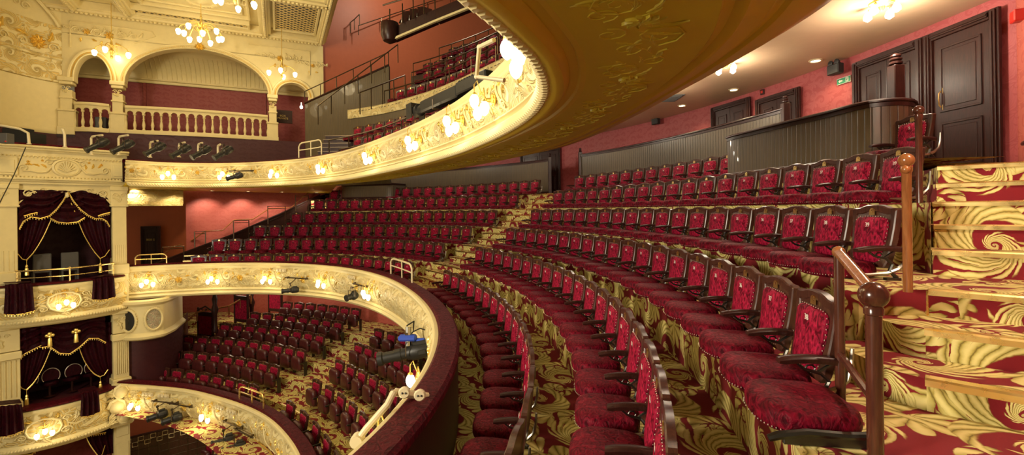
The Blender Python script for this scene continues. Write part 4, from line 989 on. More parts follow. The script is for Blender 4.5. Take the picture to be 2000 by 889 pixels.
text('BOX\nPRIVATE', .12, 'goldpaint', o, (.05, -.03, .05), (R_(90), 0, 0))
for k, x in enumerate((c0+.62, c0+1.05)): 
    q = amb(); q.box((x, -.9, 3.14), (x+.36, -.6, 3.85), .02); q.box((x+.03, -.58, 3.2), (x+.33, -.57, 3.8)); tag(q.build('loudspeaker_cabinet', M['screen']), ['dark box behind the left balustrade, left one', 'dark box behind the left balustrade, right one'][k], 'speaker', 'dark boxes behind the left balustrade')
# dark maroon wall below the arcade and left curved wall
mb = amb(); rows = []
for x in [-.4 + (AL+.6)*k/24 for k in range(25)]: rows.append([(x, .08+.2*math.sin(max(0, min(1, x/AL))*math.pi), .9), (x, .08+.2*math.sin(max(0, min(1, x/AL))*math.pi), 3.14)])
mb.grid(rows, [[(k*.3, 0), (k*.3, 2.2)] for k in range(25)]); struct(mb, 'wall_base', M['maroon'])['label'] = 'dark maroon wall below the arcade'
lw = Path(cr([(-15.6, 12.2), (-16.6, 13.6), (-17.1, 15.4), (-17.0, 16.8), (-16.7, 17.45)], 8))
mb = MB(); mb.sweep(lw, [(0, .9), (0, 3.05)], n=30); struct(mb, 'wall_base', M['maroon'])['label'] = 'dark maroon curved wall at the far left'
mb = MB(); mb.sweep(lw, [(.0, 3.0), (.03, 3.05), (.03, 3.15), (0, 3.2), (0, 4.9)], n=30); mb.sweep(lw, [(0, 5.8), (0, 7.9), (.0, 9.0)], n=30); struct(mb, 'wall_left', M['cream'])['label'] = 'curved cream wall at the far left beside the stage'
mb = MB(); mb.sweep(lw, [(.0, 4.9), (.06, 4.92), (.06, 4.98), (.02, 5.02), (.02, 5.72), (.07, 5.76), (.07, 5.84), (0, 5.88)], n=30); mb.sweep(lw, [(.02, 5.9), (.02, 7.0)], n=30); struct(mb, 'trim_6', M['relief_big'])['label'] = 'band of gilded scrollwork on the curved left wall'
def lwf(d0, z0):
    def f(u, v, e): P, T = lw.at(d0+u); return (P.x+T.y*(e+.03), P.y-T.x*(e+.03), z0+v)
    return f
root = empty('wall_ornaments', (*lw.at(lw.L*.6)[0], 6), label='gilded shell and flower carvings on the curved left wall', cat='wall ornament'); cm, gm = MB(), MB()
for d0 in (lw.L*.35, lw.L*.62, lw.L*.88):
    f = lwf(d0, 6.25); flower(gm, f, 0, 0, .26, 10)
    for g in (-1, 1): scroll2(cm, f, g*.45, -.1, .16, g, 1.5, .03); leaf2(gm, f, g*.3, .1, math.pi/2-g*.8, .4, .08, .04)
f = lwf(lw.L*.66, 7.5); flower(cm, f, 0, .2, .3, 9)
for g in (-1, 1):
    for j in range(3): scroll2(cm, f, g*(.35+j*.28), -.05*j, .14, g*(-1)**j, 1.5, .03); leaf2(cm, f, g*(.3+j*.25), .1, math.pi/2-g*(.5+j*.4), .4, .08, .04)
for m_, nm in ((cm, 'scroll_carving'), (gm, 'gilded_carving')): o = m_.build(nm, M['cream'] if m_ is cm else M['gilt'], root); o.location = -Vector(root.location)
mb = MB(); arc_ = [(*(lw.at(lw.L*(.30+.68*k/30))[0]), 6.95 + 1.5*math.sin(math.pi*k/30)**.8) for k in range(31)]
mb.tube([(x+.1, y-.02, z) for x, y, z in arc_], .06, 6); mb.tube([(x+.12, y-.02, 7.0+(z-7)*.88) for x, y, z in arc_], .03, 6); struct(mb, 'trim_7', M['cream'])['label'] = 'moulded lunette rib on the curved left wall'
# spandrel ornaments
root = empty('wall_ornaments', (*(A0+AW*3), 6.9), label='cream and gold scroll carvings in the spandrels above the arches', cat='wall ornament'); cm, gm = MB(), MB(); Mi = Matrix.Translation(-Vector(root.location)) @ AM; cm.M = gm.M = Mi
for xm, z0, sc_ in ((c1-.25, 6.85, 1), (c2+.3, 6.75, .85), (c0+.6, 6.9, .8), (c3+.0, 6.6, .6)):
    f = lambda u, v, e, xm=xm, z0=z0: (xm+u, .02+e, z0+v); flower(gm, f, 0, .05, .16*sc_, 7)
    for g in (-1, 1):
        scroll2(cm, f, g*.38*sc_, .08, .17*sc_, g, 1.6, .022); scroll2(cm, f, g*.75*sc_, .12, .11*sc_, -g, 1.4, .018)
        for a in range(3): leaf2(cm, f, g*(.3+.3*a)*sc_, .1, math.pi/2-g*(.4+a*.35), .26*sc_, .05)
        leaf2(gm, f, g*.2*sc_, -.2, -math.pi/2+g*.6, .2*sc_, .04)
f = lambda u, v, e: ((arches[1][0]+arches[1][1])/2+u, .10+e, ZSP+heights[1]+.1+v); flower(gm, f, 0, 0, .17, 8); scroll2(gm, f, .1, -.05, .08, 1); scroll2(gm, f, -.1, -.05, .08, -1)
cm.build('scroll_carving', M['cream'], root); gm.build('gilded_carving', M['gilt'], root)
mb = amb(); 
for x0, x1, z0, z1 in ((c0+.1, c0+2.6, 7.25, 7.29), (c0+.1, c0+.14, 6.3, 7.29), (c2-.9, c3-.1, 7.25, 7.29), (c3-.14, c3-.1, 6.2, 7.29)): mb.box((x0, 0, z0), (x1, .04, z1), .01)
mb.tube([(c0+2.6-.0, .02, 7.27), (c1+1.2, .02, 7.1), (c1+.5, .02, 6.7)], .02, 5); struct(mb, 'trim_8', M['cream'])['label'] = 'panel beading on the arcade wall'
# ================================================================== MAIN CEILING
CZ = 7.62
mb = amb(); mb.add([(-2.5, -.2, CZ+.35), (AL+.35, -.2, CZ+.35), (AL+.35, 14, CZ+.35), (-2.5, 14, CZ+.35)], [(0, 1, 2, 3)], [[(0, 0), (11, 0), (11, 14), (0, 14)]])
struct(mb, 'ceiling', M['cream'])['label'] = 'cream coffered main ceiling'
def rib(x0, y0, x1, y1, label, w=.22, egg_=True):
    a, b = Vector((x0, y0)), Vector((x1, y1)); d = (b-a).normalized(); n = Vector((-d.y, d.x)); L_ = (b-a).length
    root = empty('ceiling_rib', (*(A0+AW*x0+AN*y0), CZ), label=label, cat='ceiling moulding'); Mi = Matrix.Translation(-Vector(root.location)) @ AM
    q = MB(); q.M = Mi; rows = []
    for t in (0, 1): p = a.lerp(b, t); rows.append([(p.x+n.x*o, p.y+n.y*o, CZ+z) for o, z in ((-w, .34), (-w, .08), (-w*.8, .05), (-w*.55, .05), (-w*.5, -.03), (w*.5, -.03), (w*.55, .05), (w*.8, .05), (w, .08), (w, .34))])
    q.grid(rows); q.build('moulded_beam', M['cream'], root)
    q = MB(); q.M = Mi; k = 0
    while k*.14 < L_:
        p = a + d*(k*.14+.07); q.lathe([(.01, -.05), (.05, -.03), (.06, 0), (.05, .03)], (p.x, p.y, CZ-.05), 6); k += 1
    q.build('egg_moulding', M['cream'], root); return root
rib(-1.5, .22, AL+.35, .22, 'egg-moulded ceiling beam along the top of the arcade wall')
rib(c0+.3, .3, c0+.3, 8, 'egg-moulded ceiling beam running out above the leftmost column'); rib(1.95, .5, 1.95, 8, 'egg-moulded ceiling beam left of the large chandelier')
rib(c2-.25, .3, c2-.25, 8, 'egg-moulded ceiling beam right of the large chandelier'); rib(AL+.35, .2, AL+.35, 8, 'egg-moulded outer edge beam beside the terracotta wall')
rib(-1, 4.4, AL+.3, 4.4, 'egg-moulded ceiling beam at the top edge above the large chandelier')
mb = amb(); mb.box((AL+.3, .2, CZ), (AL+.5, 14, CZ+1.4)); struct(mb, 'trim_9', M['cream'])['label'] = 'cream upstand closing the ceiling edge'
for x0, x1, y0, y1, lab in ((c1+.7, c2-.9, .55, .95, 'long gilt lattice grille along the wall side of the ceiling'), (c2+.15, AL+.0, 1.0, 3.9, 'gilt lattice grille in the right ceiling bay'), (-.4, 1.1, 3.3, 4.1, 'dark lattice grille in the left ceiling bay')):
    root = empty('ceiling_grille', (*(A0+AW*x0+AN*y0), CZ+.3), label=lab, cat='grille'); Mi = Matrix.Translation(-Vector(root.location)) @ AM; q = MB(); q.M = Mi
    q.add([(x0, y0, CZ+.16), (x1, y0, CZ+.16), (x1, y1, CZ+.16), (x0, y1, CZ+.16)], [(0, 1, 2, 3)], [[(x0, y0), (x1, y0), (x1, y1), (x0, y1)]]); q.build('lattice', M['lattice'], root, 0)
    q = MB(); q.M = Mi
    for b in (((x0-.1, y0-.1, CZ+.08), (x1+.1, y0, CZ+.34)), ((x0-.1, y1, CZ+.08), (x1+.1, y1+.1, CZ+.34)), ((x0-.1, y0, CZ+.08), (x0, y1, CZ+.34)), ((x1, y0, CZ+.08), (x1+.1, y1, CZ+.34))): q.box(*b, .02)
    q.build('moulded_frame', M['cream'], root)
mb = amb(); xa, xb = 2.5, c2-.75
for i, s in ((0, 0), (.25, .08)):
    for b in (((xa+i, 1.25+i, CZ+.2+s), (xb-i, 1.35+i, CZ+.36)), ((xa+i, 3.95-i, CZ+.2+s), (xb-i, 4.05-i, CZ+.36)), ((xa+i, 1.35+i, CZ+.2+s), (xa+.1+i, 3.95-i, CZ+.36)), ((xb-.1-i, 1.35+i, CZ+.2+s), (xb-i, 3.95-i, CZ+.36))): mb.box(*b, .02)
struct(mb, 'trim_10', M['cream'])['label'] = 'recessed rectangular moulding round the ceiling rose panel'
# chandeliers
def chandelier(px, py, label, n, R, zb, power, Y, name='chandelier', sc=1.0, rose=True):
    p = at_depth(px, py, Y); root = empty(name, (p.x, p.y, zb), label=label, cat='chandelier'); top = CZ+.33-zb
    mb = MB(); mb.tube([(0, 0, .1), (0, 0, top)], .012*sc, 6); mb.build('suspension_rod', M['gilt'], root)
    mb = MB(); mb.lathe([(a*sc, b*sc) for a, b in ((.004, -.32), (.03, -.28), (.05, -.22), (.025, -.16), (.07, -.08), (.09, 0), (.05, .07), (.03, .15), (.06, .22), (.04, .3), (.02, .42), (.045, .48), (.02, .55), (.012, .7))], n=14); mb.build('turned_stem', M['gilt'], root)
    if rose:
        mb = MB(); mb.lathe([(.62, top), (.60, top-.05), (.5, top-.08), (.42, top-.05), (.34, top-.08), (.2, top-.09), (.12, top-.14), (.05, top-.16)], n=28)
        for k in range(24): a = k*math.pi/12; mb.ball((.52*math.cos(a), .52*math.sin(a), top-.06), .045, 6)
        mb.build('ceiling_rose', M['cream'], root)
    for k in range(n):
        a = 2*math.pi*k/n + .35; c, s = math.cos(a), math.sin(a); r = R*(1 if k % 2 else .78) if n > 5 else R; zz = (.0 if k % 2 else -.16) if n > 5 else 0
        mb = MB(); mb.tube([(0, 0, .12), (.25*r*c, .25*r*s, .25), (.6*r*c, .6*r*s, .22), (.9*r*c, .9*r*s, .12+zz), (r*c, r*s, .0+zz)], .014*sc, 6); mb.tube([(.3*r*c, .3*r*s, .2), (.35*r*c, .35*r*s, .05), (.2*r*c, .2*r*s, -.04)], .009, 5)
        mb.ball((r*c, r*s, zz+.01), .035, 8); arm = mb.build('lamp_arm', M['gilt'], root)
        q = MB(); q.lathe([(x*1.0, z) for x, z in egg(.085, .23)], (r*c, r*s, zz), 14); q.build('glass_shade', M['bulb'], arm)
    lamp((p.x, p.y, zb-.35), power, WARM, .35); return root
chandelier(393, 68, 'large gilt chandelier with egg-shaped glass lamps under the main ceiling', 10, .72, zat(393, 60, 17.4), PW['chand']*2, 17.4)
chandelier(218, 105, 'small gilt chandelier hanging over the left column of the arcade', 4, .52, zat(218, 100, 17.6), PW['chand']*.7, 17.6, rose=False)
chandelier(551, 142, 'small gilt chandelier hanging over the right column of the arcade', 4, .5, zat(551, 139, 19.8), PW['chand']*.7, 19.8, rose=False)
chandelier(458, -40, 'chandelier at the top edge of the picture, only its lowest lamps showing', 8, .7, 7.1, PW['chand']*2, 15.2, rose=False)
root = empty('ceiling_ornaments', (*(A0+AW*4+AN*2.6), CZ+.3), label='scrolling plaster flowers either side of the ceiling rose', cat='ceiling moulding'); Mi = Matrix.Translation(-Vector(root.location)) @ AM; cm = MB(); cm.M = Mi
for g in (-1, 1):
    f = lambda u, v, e, g=g: ((xa+xb)/2 + g*1.55+u, 2.6+v, CZ+.34-e); flower(cm, f, 0, 0, .25, 8)
    for j in range(4): scroll2(cm, f, (j-1.5)*.38, .25*(-1)**j, .17, (-1)**j, 1.5, .025); leaf2(cm, f, (j-1.5)*.38, -.2*(-1)**j, j, .4, .08, .04)
cm.build('plaster_flowers', M['cream'], root)
# ================================================================== FAR END OF THE DRESS CIRCLE
mb = MB(); mb.obox((-15.9, 18.9), Vector((-12.95, 18.6))-Vector((-15.9, 18.9)), .15, (-2.7, .9)); struct(mb, 'wall_end', M['red_flat'])['label'] = 'terracotta end wall with the box door'
wb0, wb1 = Vector((-12.95, 18.6)), Vector((-8.6, 24.2))
mb = MB(); mb.obox(wb0, wb1-wb0, .15, (-2.7, 1.75)); struct(mb, 'wall_side', M['paper'])['label'] = 'rose papered far side wall rising beside the far stairs'
wd = (wb1-wb0).normalized(); wn = Vector((wd.y, -wd.x))
mb = MB()
for k in range(14):
    t = k/13; a = wb0 + (wb1-wb0)*t*.93 + wn*.03; z = -1.72 + 2.85*t
    b = a + wd*.55; mb.add([(*a, z-.9), (*b, z-.9), (*b, z+.2), (*a, z)], [(0, 1, 2, 3)]); mb.tube([(a.x, a.y, z+.02), (b.x, b.y, z+.22)], .035, 5)
struct(mb, 'baseboard_far', M['darkwood'])['label'] = 'dark stepped skirting climbing the far side wall'
root = empty('wall_handrail', (*(wb0+wn*.1), -1.0), label='brass handrail fixed along the far side wall above the skirting', cat='handrail'); mb = MB(); pts = []
for px, py, Y in ((323, 497, 18.3), (345, 482, 18.4), (380, 470, 18.6), (405, 452, 18.8), (440, 450, 19.2), (462, 430, 19.6), (500, 428, 20.2), (530, 408, 20.6), (575, 405, 21.2), (600, 382, 21.8), (628, 362, 22.4)): pts.append(at_depth(px, py, Y)+Vector((wn.x, wn.y, 0))*-.25)
mb.M = Matrix.Translation(-Vector(root.location)); mb.tube(pts, .025, 6); mb.build('rail', M['rail'], root)
for k in (1, 4, 6, 8): mb = MB(); mb.M = Matrix.Translation(-Vector(root.location)); mb.tube([pts[k], pts[k]-Vector((wn.x*.18, wn.y*.18, .05))], .012, 5); mb.build('rail_bracket', M['brass'], root)
for k, (x0, x1, y0, y1, Y) in enumerate(((317, 359, 483, 516, 16.9), (380, 401, 453, 488, 17.8), (456, 486, 431, 468, 18.8), (523, 557, 403, 438, 19.8), (577, 602, 381, 412, 21.0))):
    a, b = at_depth(x0, y0, Y), at_depth(x1, y0, Y+.35); h = (y1-y0)*Y/F_; r = empty('stair_guard', (a.x, a.y, a.z-h), label='dark metal guard frame on the far stairs, ' + ['lowest, beside the brass rail', 'second from the bottom', 'middle one', 'second from the top', 'topmost'][k], cat='railing', group='guard frames on the far stairs')
    d = b-a; mb = MB(); mb.tube([(0, 0, 0), (0, 0, h), (d.x, d.y, h), (d.x, d.y, 0)], .022, 6); mb.build('frame', M['railmetal'], r)
    mb = MB(); mb.tube([(0, 0, h*.88), (d.x, d.y, h*.88)], .012, 5); mb.build('cross_bar', M['railmetal'], r)
pa, pb = Vector(at_depth(276, 441, 18.6).xy), Vector(at_depth(314, 441, 18.55).xy)
dr = door('door_7', pb, pa, -2.5, -.48, 1, 'dark door to the box in the terracotta end wall, lettered BOX G'); t_ = text('BOX G', .11, 'goldpaint', dr, (.38, .06, 1.45), (R_(90), 0, R_(180)))
mb = MB(); a, b = at_depth(243, 380, 16.6), at_depth(358, 380, 17.9); d = (b-a); mb.obox(a.xy, d.xy, .5, (.36, .95)); mb.obox(a.xy-Vector((0, .06)), d.xy*1.01, .4, (.30, .37)); mb.obox(a.xy-Vector((0, .06)), d.xy*1.01, .4, (.78, .84)); struct(mb, 'trim_11', M['relief'])['label'] = 'moulded cream frieze beam over the terracotta end wall'
p = at_depth(345, 372, 17.6); spot((p.x+.2, p.y-.3, .87), (p.x, p.y, -.5), 60, 120); spot((p.x-.9, p.y-.9, .87), (p.x-1.2, p.y+.4, -1.2), 70, 120)  # added spots without fittings, brightening the terracotta end wall
# wall washers under the upper circle along the side wall
for k, (px, Y) in enumerate(((410, 18.9), (480, 20.0), (545, 20.8), (612, 21.8))):
    p = at_depth(px, 366, Y); o = empty('ceiling_downlight', (p.x+.3, p.y-.35, .905), label='recessed downlight over the far side wall, ' + ['lowest', 'second', 'third', 'highest'][k] + ' of the four', cat='ceiling light')
    mb = MB(); mb.lathe([(.09, 0), (.09, -.015), (.06, -.02), (.06, 0)], n=16); mb.build('rim', M['bracket'], o); mb = MB(); mb.lathe([(.058, -.005), (.001, -.014)], n=14); mb.build('lamp', M['downbulb'], o)
    spot((p.x+.25, p.y-.3, .86), (p.x-.30, p.y+.30, -1.0), 110, 105, WHITE)
# ================================================================== THE BOXES BESIDE THE STAGE
B0, B1 = Vector((-13.88, 12.7)), Vector((-12.21, 14.8)); BW = (B1-B0).normalized(); BN = Vector((BW.y, -BW.x)); BL = (B1-B0).length
BM = Matrix(((BW.x, BN.x, 0, B0.x), (BW.y, BN.y, 0, B0.y), (0, 0, 1, 0), (0, 0, 0, 1)))
def bmb(o=None): m = MB(); m.M = (Matrix.Translation(-Vector(o.location)) if o else Matrix.Identity(4)) @ BM; return m
def bx(px, py=420): q = q_of(px, py); return (q*B0.y - B0.x)/(BW.x - q*BW.y)
def bp(px, py, out=0):
    x = bx(px, py); return (x, out, zat(px, py, (B0+BW*x).y))
def bempty(name, x, y, z, **k): v = BM @ Vector((x, y, z)); return empty(name, v, **k)
xl0, xl1, xr0, xr1 = -.35, bx(35), bx(216), bx(247)
for x0, x1, side in ((xl0, xl1, 'left'), (xr0, xr1, 'right')):
    root = bempty('pilaster', (x0+x1)/2, 0, -9.2, label=f'tall cream fluted pilaster on the {side} of the two stage boxes', cat='column')
    q = bmb(root); q.box((x0+.02, -.25, -1.55), (x1-.02, .10, .25), .01)
    q.build('upper_shaft', M['cream'], root)
    q = bmb(root)
    for k in range(6): xx = x0+.05+(x1-x0-.1)*(k+.5)/6; q.tube([(xx, .10, -1.5), (xx, .10, -.95)], .016, 5)
    for k in range(6): xx = x0+.05+(x1-x0-.1)*(k+.5)/6; q.tube([(xx, .12, -4.95), (xx, .12, -3.95)], .018, 5)
    q.build('fluting', M['cream'], root)
    q = bmb(root); q.box((x0-.01, -.25, .25), (x1+.01, .12, .80), .01); q.box((x0-.03, -.25, .24), (x1+.03, .15, .30), .015); q.box((x0-.03, -.25, .74), (x1+.03, .16, .88), .02)
    f = lambda u, v, e, x0=x0, x1=x1: ((x0+x1)/2+u, .12+e, .5+v)
    for g in (-1, 1): scroll2(q, f, g*.09, .1, .07, g, 1.3, .014); leaf2(q, f, 0, -.12, math.pi/2-g*.4, .22, .04)
    q.build('capital', M['cream'], root)
    q = bmb(root); q.box((x0-.03, -.25, -1.85), (x1+.03, .15, -1.55), .015); q.box((x0-.01, -.25, -3.0), (x1+.01, .12, -1.85), .01); q.box((x0-.04, -.25, -3.1), (x1+.04, .18, -2.95), .02)
    q.box((x0, -.25, -3.7), (x1, .10, -3.1), .01); q.box((x0-.03, -.25, -3.92), (x1+.03, .17, -3.72), .02); q.box((x0, -.25, -5.1), (x1, .10, -3.92), .01)
    f = lambda u, v, e, x0=x0, x1=x1: ((x0+x1)/2+u, .10+e, -3.38+v); leaf2(q, f, 0, -.2, math.pi/2, .4, .07, .04); scroll2(q, f, .08, .12, .06, 1); scroll2(q, f, -.08, .12, .06, -1)
    q.box((x0-.04, -.25, -5.3), (x1+.04, .2, -5.1), .02); q.box((x0, -.25, -9.2), (x1, .1, -5.3), .01); q.box((x0+.04, .1, -6.9), (x1-.04, .13, -6.3), .01); q.box((x0+.04, .1, -7.8), (x1-.04, .13, -7.1), .01)
    q.build('pedestals', M['cream'], root)
# entablature
root = bempty('entablature', 1.2, 0, .88, label='cream entablature with gilded shell cartouche over the stage boxes', cat='entablature')
q = bmb(root); q.box((xl0, -.3, .88), (xr1+.02, .08, 1.90), .01); q.build('frieze', M['cream'], root)
q = bmb(root)
for z0, z1, y in ((.88, .95, .12), (.95, 1.0, .16), (1.0, 1.06, .22), (1.84, 1.9, .2), (1.90, 1.96, .26)): q.box((xl0, -.3, z0), (xr1+.04, y, z1), .012)
for k in range(40): xx = xl0+.04+k*.078; q.box((xx, .1, 1.06), (xx+.045, .17, 1.10)); q.ball((xx+.02, .12, 1.66), .022, 6)
q.build('cornice', M['cream'], root)
q = bmb(root)
for x0, x1 in ((xl0, xl1), (xr0, xr1)): q.box((x0, .08, 1.12), (x1, .13, 1.6), .01); q.box((x0+.06, .13, 1.18), (x1-.06, .15, 1.54), .01)
q.build('blocks', M['cream'], root)
cm, gm = bmb(root), bmb(root); f = lambda u, v, e: (1.32+u, .08+e, 1.38+v)
cm.lathe([(.30, 0), (.32, .03), (.27, .05), (.25, .02), (.001, .015)], (1.32, .08, 1.38), 24, 'y', .8)
for k in range(9): a = math.pi*(.1+.8*k/8); cm.tube([f(0, -.12, .03), f(.2*math.cos(a), -.12+.3*math.sin(a), .04)], .02, 5)
for g in (-1, 1):
    cm.tube([f(g*x, y, .02) for x, y in ((.30, .02), (.42, -.14), (.6, -.16), (.75, -.12), (.9, -.13))], [.02, .03, .025, .02, .012], 6); scroll2(cm, f, g*.88, -.05, .10, g, 1.5, .02); scroll2(cm, f, g*.36, .14, .09, g, 1.4, .018); cm.tube([f(0, .27, .02), f(g*.15, .25, .03), f(g*.3, .2, .02), f(g*.38, .23, .02)], .022, 5)
    for j in range(3): leaf2(gm, f, g*(.42+.14*j), -.02+.03*j, math.pi/2-g*(.4+.3*j), .15, .03)
    flower(gm, f, g*.78, .13, .05, 5); flower(gm, f, g*.5, .18, .04, 5)
cm.build('shell_cartouche', M['cream'], root); gm.build('gilded_sprays', M['gilt'], root)
q = bmb(); q.box((xl0, -.28, 1.96), (xr1-.3, .16, 2.02), .01); tag(q.build('velvet_ledge', M['shelf_velvet']), 'dark velvet ledge on top of the stage box entablature', 'ledge')
# box shells
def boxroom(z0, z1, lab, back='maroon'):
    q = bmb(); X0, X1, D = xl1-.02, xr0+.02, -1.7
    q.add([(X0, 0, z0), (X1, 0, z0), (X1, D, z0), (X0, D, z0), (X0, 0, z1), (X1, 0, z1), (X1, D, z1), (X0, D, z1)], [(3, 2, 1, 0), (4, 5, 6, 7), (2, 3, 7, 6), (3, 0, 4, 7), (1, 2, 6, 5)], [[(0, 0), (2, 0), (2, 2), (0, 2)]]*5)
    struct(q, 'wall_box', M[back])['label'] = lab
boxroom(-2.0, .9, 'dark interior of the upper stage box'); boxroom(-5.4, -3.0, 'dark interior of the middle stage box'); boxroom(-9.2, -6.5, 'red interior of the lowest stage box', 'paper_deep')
def drape(mb, fn, nu=40, nv=14): mb.grid([[fn(u/nu, v/nv) for u in range(nu+1)] for v in range(nv+1)])
def bez(P, t): 
    P = [Vector(p) for p in P]
    while len(P) > 1: P = [a.lerp(b, t) for a, b in zip(P, P[1:])]
    return P[0]
def fringe(mb, pts, step=.05, r=.014, l=.05):
    P = [Vector(p) for p in pts]; mb.tube(P, r, 6); acc = 0
    for a, b in zip(P, P[1:]):
        n = max(1, int((b-a).length/step))
        for k in range(n):
            c = a.lerp(b, (k+.5)/n); mb.lathe([(.003, 0), (.010, -l*.5), (.014, -l*.8), (.001, -l)], c, 5)
def tassel(mb, p, s=1): mb.lathe([(.004, .16*s), (.02*s, .14*s), (.03*s, .10*s), (.02*s, .08*s), (.035*s, .05*s), (.045*s, -.12*s), (.002, -.13*s)], p, 8)
def curtains(lab, top, apex, swags, edges, ties, low):
    # swags: lists of px points of the fringed lower edges; edges: px polylines of the open curtain edges
    root = bempty('box_curtains', 1.3, .0, low, label=lab, cat='curtain')
    q = bmb(root)
    for k, S in enumerate(swags):
        E_ = [Vector(bp(px, py, .03+.04*(k == 0))) for px, py in S]; E_ = cr(E_, 6); n = len(E_)-1
        def fn(u, v, E_=E_, n=n, k=k):
            i = min(n-1, int(u*n)); e = E_[i].lerp(E_[i+1], u*n-i); zt = top; zz = e.z + (zt-e.z)*v
            return (e.x, e.y + .05*math.sin(v*math.pi)*math.sin(v*26+math.sin(u*3)*2) + .02*math.sin(u*17), zz)
        drape(q, fn, 40, 20)
    q.build('swagged_valance', M['drape'], root)
    for side, E in zip((-1, 1), edges):
        q = bmb(root); E_ = cr([Vector(bp(px, py, -.06)) for px, py in E], 8); n = len(E_)-1; xo = xl1-.02 if side < 0 else xr0+.02
        def fn(u, v, E_=E_, n=n, xo=xo):
            i = min(n-1, int(v*n)); e = E_[i].lerp(E_[i+1], v*n-i); x = xo + (e.x-xo)*u; return (x, -.08 + .035*math.sin(u*24) , e.z)
        drape(q, fn, 50, 24); q.build('side_curtain', M['drape'], root)
        q = bmb(root); fringe(q, [e+Vector((0, .04, 0)) for e in E_], .045, .010, .03); q.build('gold_edging', M['gilt'], root)
        q = bmb(root); t = ties[0 if side < 0 else 1]; e = E_[-1]; w = Vector(bp(*t, 0)); q.tube([w, w.lerp(e, .5)-Vector((0, -.03, .06)), e+Vector((0, .05, 0))], .012, 5); q.tube([e+Vector((0, .05, 0)), e+Vector((0, .05, -.18))], .008, 5); tassel(q, e+Vector((0, .05, -.3)), 1.1); q.build('tieback_tassel', M['gilt'], root)
    q = bmb(root)
    for k, S in enumerate(swags): fringe(q, [Vector(bp(px, py, .07+.04*(k == 0))) for px, py in S], .05, .016, .06)
    q.build('gold_fringe', M['gilt'], root); return root
c = curtains('dark red swagged curtains with gold fringe in the upper stage box', .72, None,
    [[(37, 447), (45, 432), (60, 424), (78, 427), (95, 422), (110, 408), (122, 392), (131, 376)], [(133, 376), (142, 392), (155, 408), (170, 420), (185, 427), (198, 427), (207, 432), (213, 442)], [(97, 426), (112, 434), (131, 436), (150, 434), (165, 425)]],
    [[(132, 380), (110, 410), (98, 434), (85, 462), (68, 490), (52, 508)], [(132, 380), (145, 410), (154, 434), (166, 462), (182, 488), (196, 505)]], [(35, 496), (214, 488)], -1.7)
for px in (60, 202):
    q = bmb(c); x, y, z = bp(px, 418, .08); fringe(q, [(x-.14, y, z-.06), (x, y, z), (x+.14, y, z+.04)], .04, .018, .07); q.build('gold_fringe', M['gilt'], c)
c = curtains('dark red swagged curtains with gold fringe and tassels in the middle stage box', -2.98, None,
    [[(80, 678), (95, 675), (115, 689), (135, 690), (155, 676), (172, 660), (190, 660), (205, 668)], [(34, 706), (45, 692), (60, 684), (80, 674)]],
    [[(112, 640), (104, 668), (96, 690), (84, 718), (68, 745), (52, 762)], [(150, 640), (152, 665), (158, 688), (168, 710), (182, 728), (196, 736)]], [(34, 748), (211, 722)], -5.2)
for px, py in ((96, 665), (147, 657)): q = bmb(c); x, y, z = bp(px, py, .12); tassel(q, (x, y, z), 1.3); q.ball((x, y, z+.2), .06, 8); q.ball((x-.06, y, z+.16), .05, 8); q.ball((x+.06, y, z+.16), .05, 8); q.build('tassel', M['gilt'], c)
c = curtains('fringed curtains at the very bottom in the lowest stage box', -6.6, None, [[(30, 886), (60, 885), (85, 868), (110, 858), (140, 852), (150, 845), (175, 848), (205, 843)]], [[(90, 850), (85, 862), (75, 875), (60, 889)], [(168, 850), (172, 862), (182, 878), (195, 895)]], [(34, 884), (205, 870)], -8)
# scalloped plaster pelmet
q = bmb(); n = 60; lo = []; 
for k in range(n+1):
    t = k/n; x = xl1 + (xr0-xl1)*t; u = abs(t-.5)*2; z = .70 - .05*math.cos(u*math.pi*3)*(u < .66) - max(0, u-.62)**1.5*1.6; lo.append((x, z))
q.grid([[(x, .05, z) for x, z in lo], [(x, .05, .92) for x, z in lo]]); q.grid([[(x, .05, z) for x, z in lo], [(x, -.1, z) for x, z in lo]]); q.tube([(x, .06, z) for x, z in lo], .02, 5)
f = lambda u, v, e: (u, .06+e, v)
for g, xx in ((1, xl1+.2), (-1, xr0-.2)): scroll2(q, f, xx, .62, .12, g, 1.6, .02); scroll2(q, f, xx+g*.3, .72, .07, -g, 1.3, .015)
q.lathe([(.004, .0), (.05, .04), (.04, .12), (.03, .16)], (1.32, .1, .50), 10); struct(q, 'trim_12', M['cream'])['label'] = 'scalloped cream pelmet over the upper stage box'
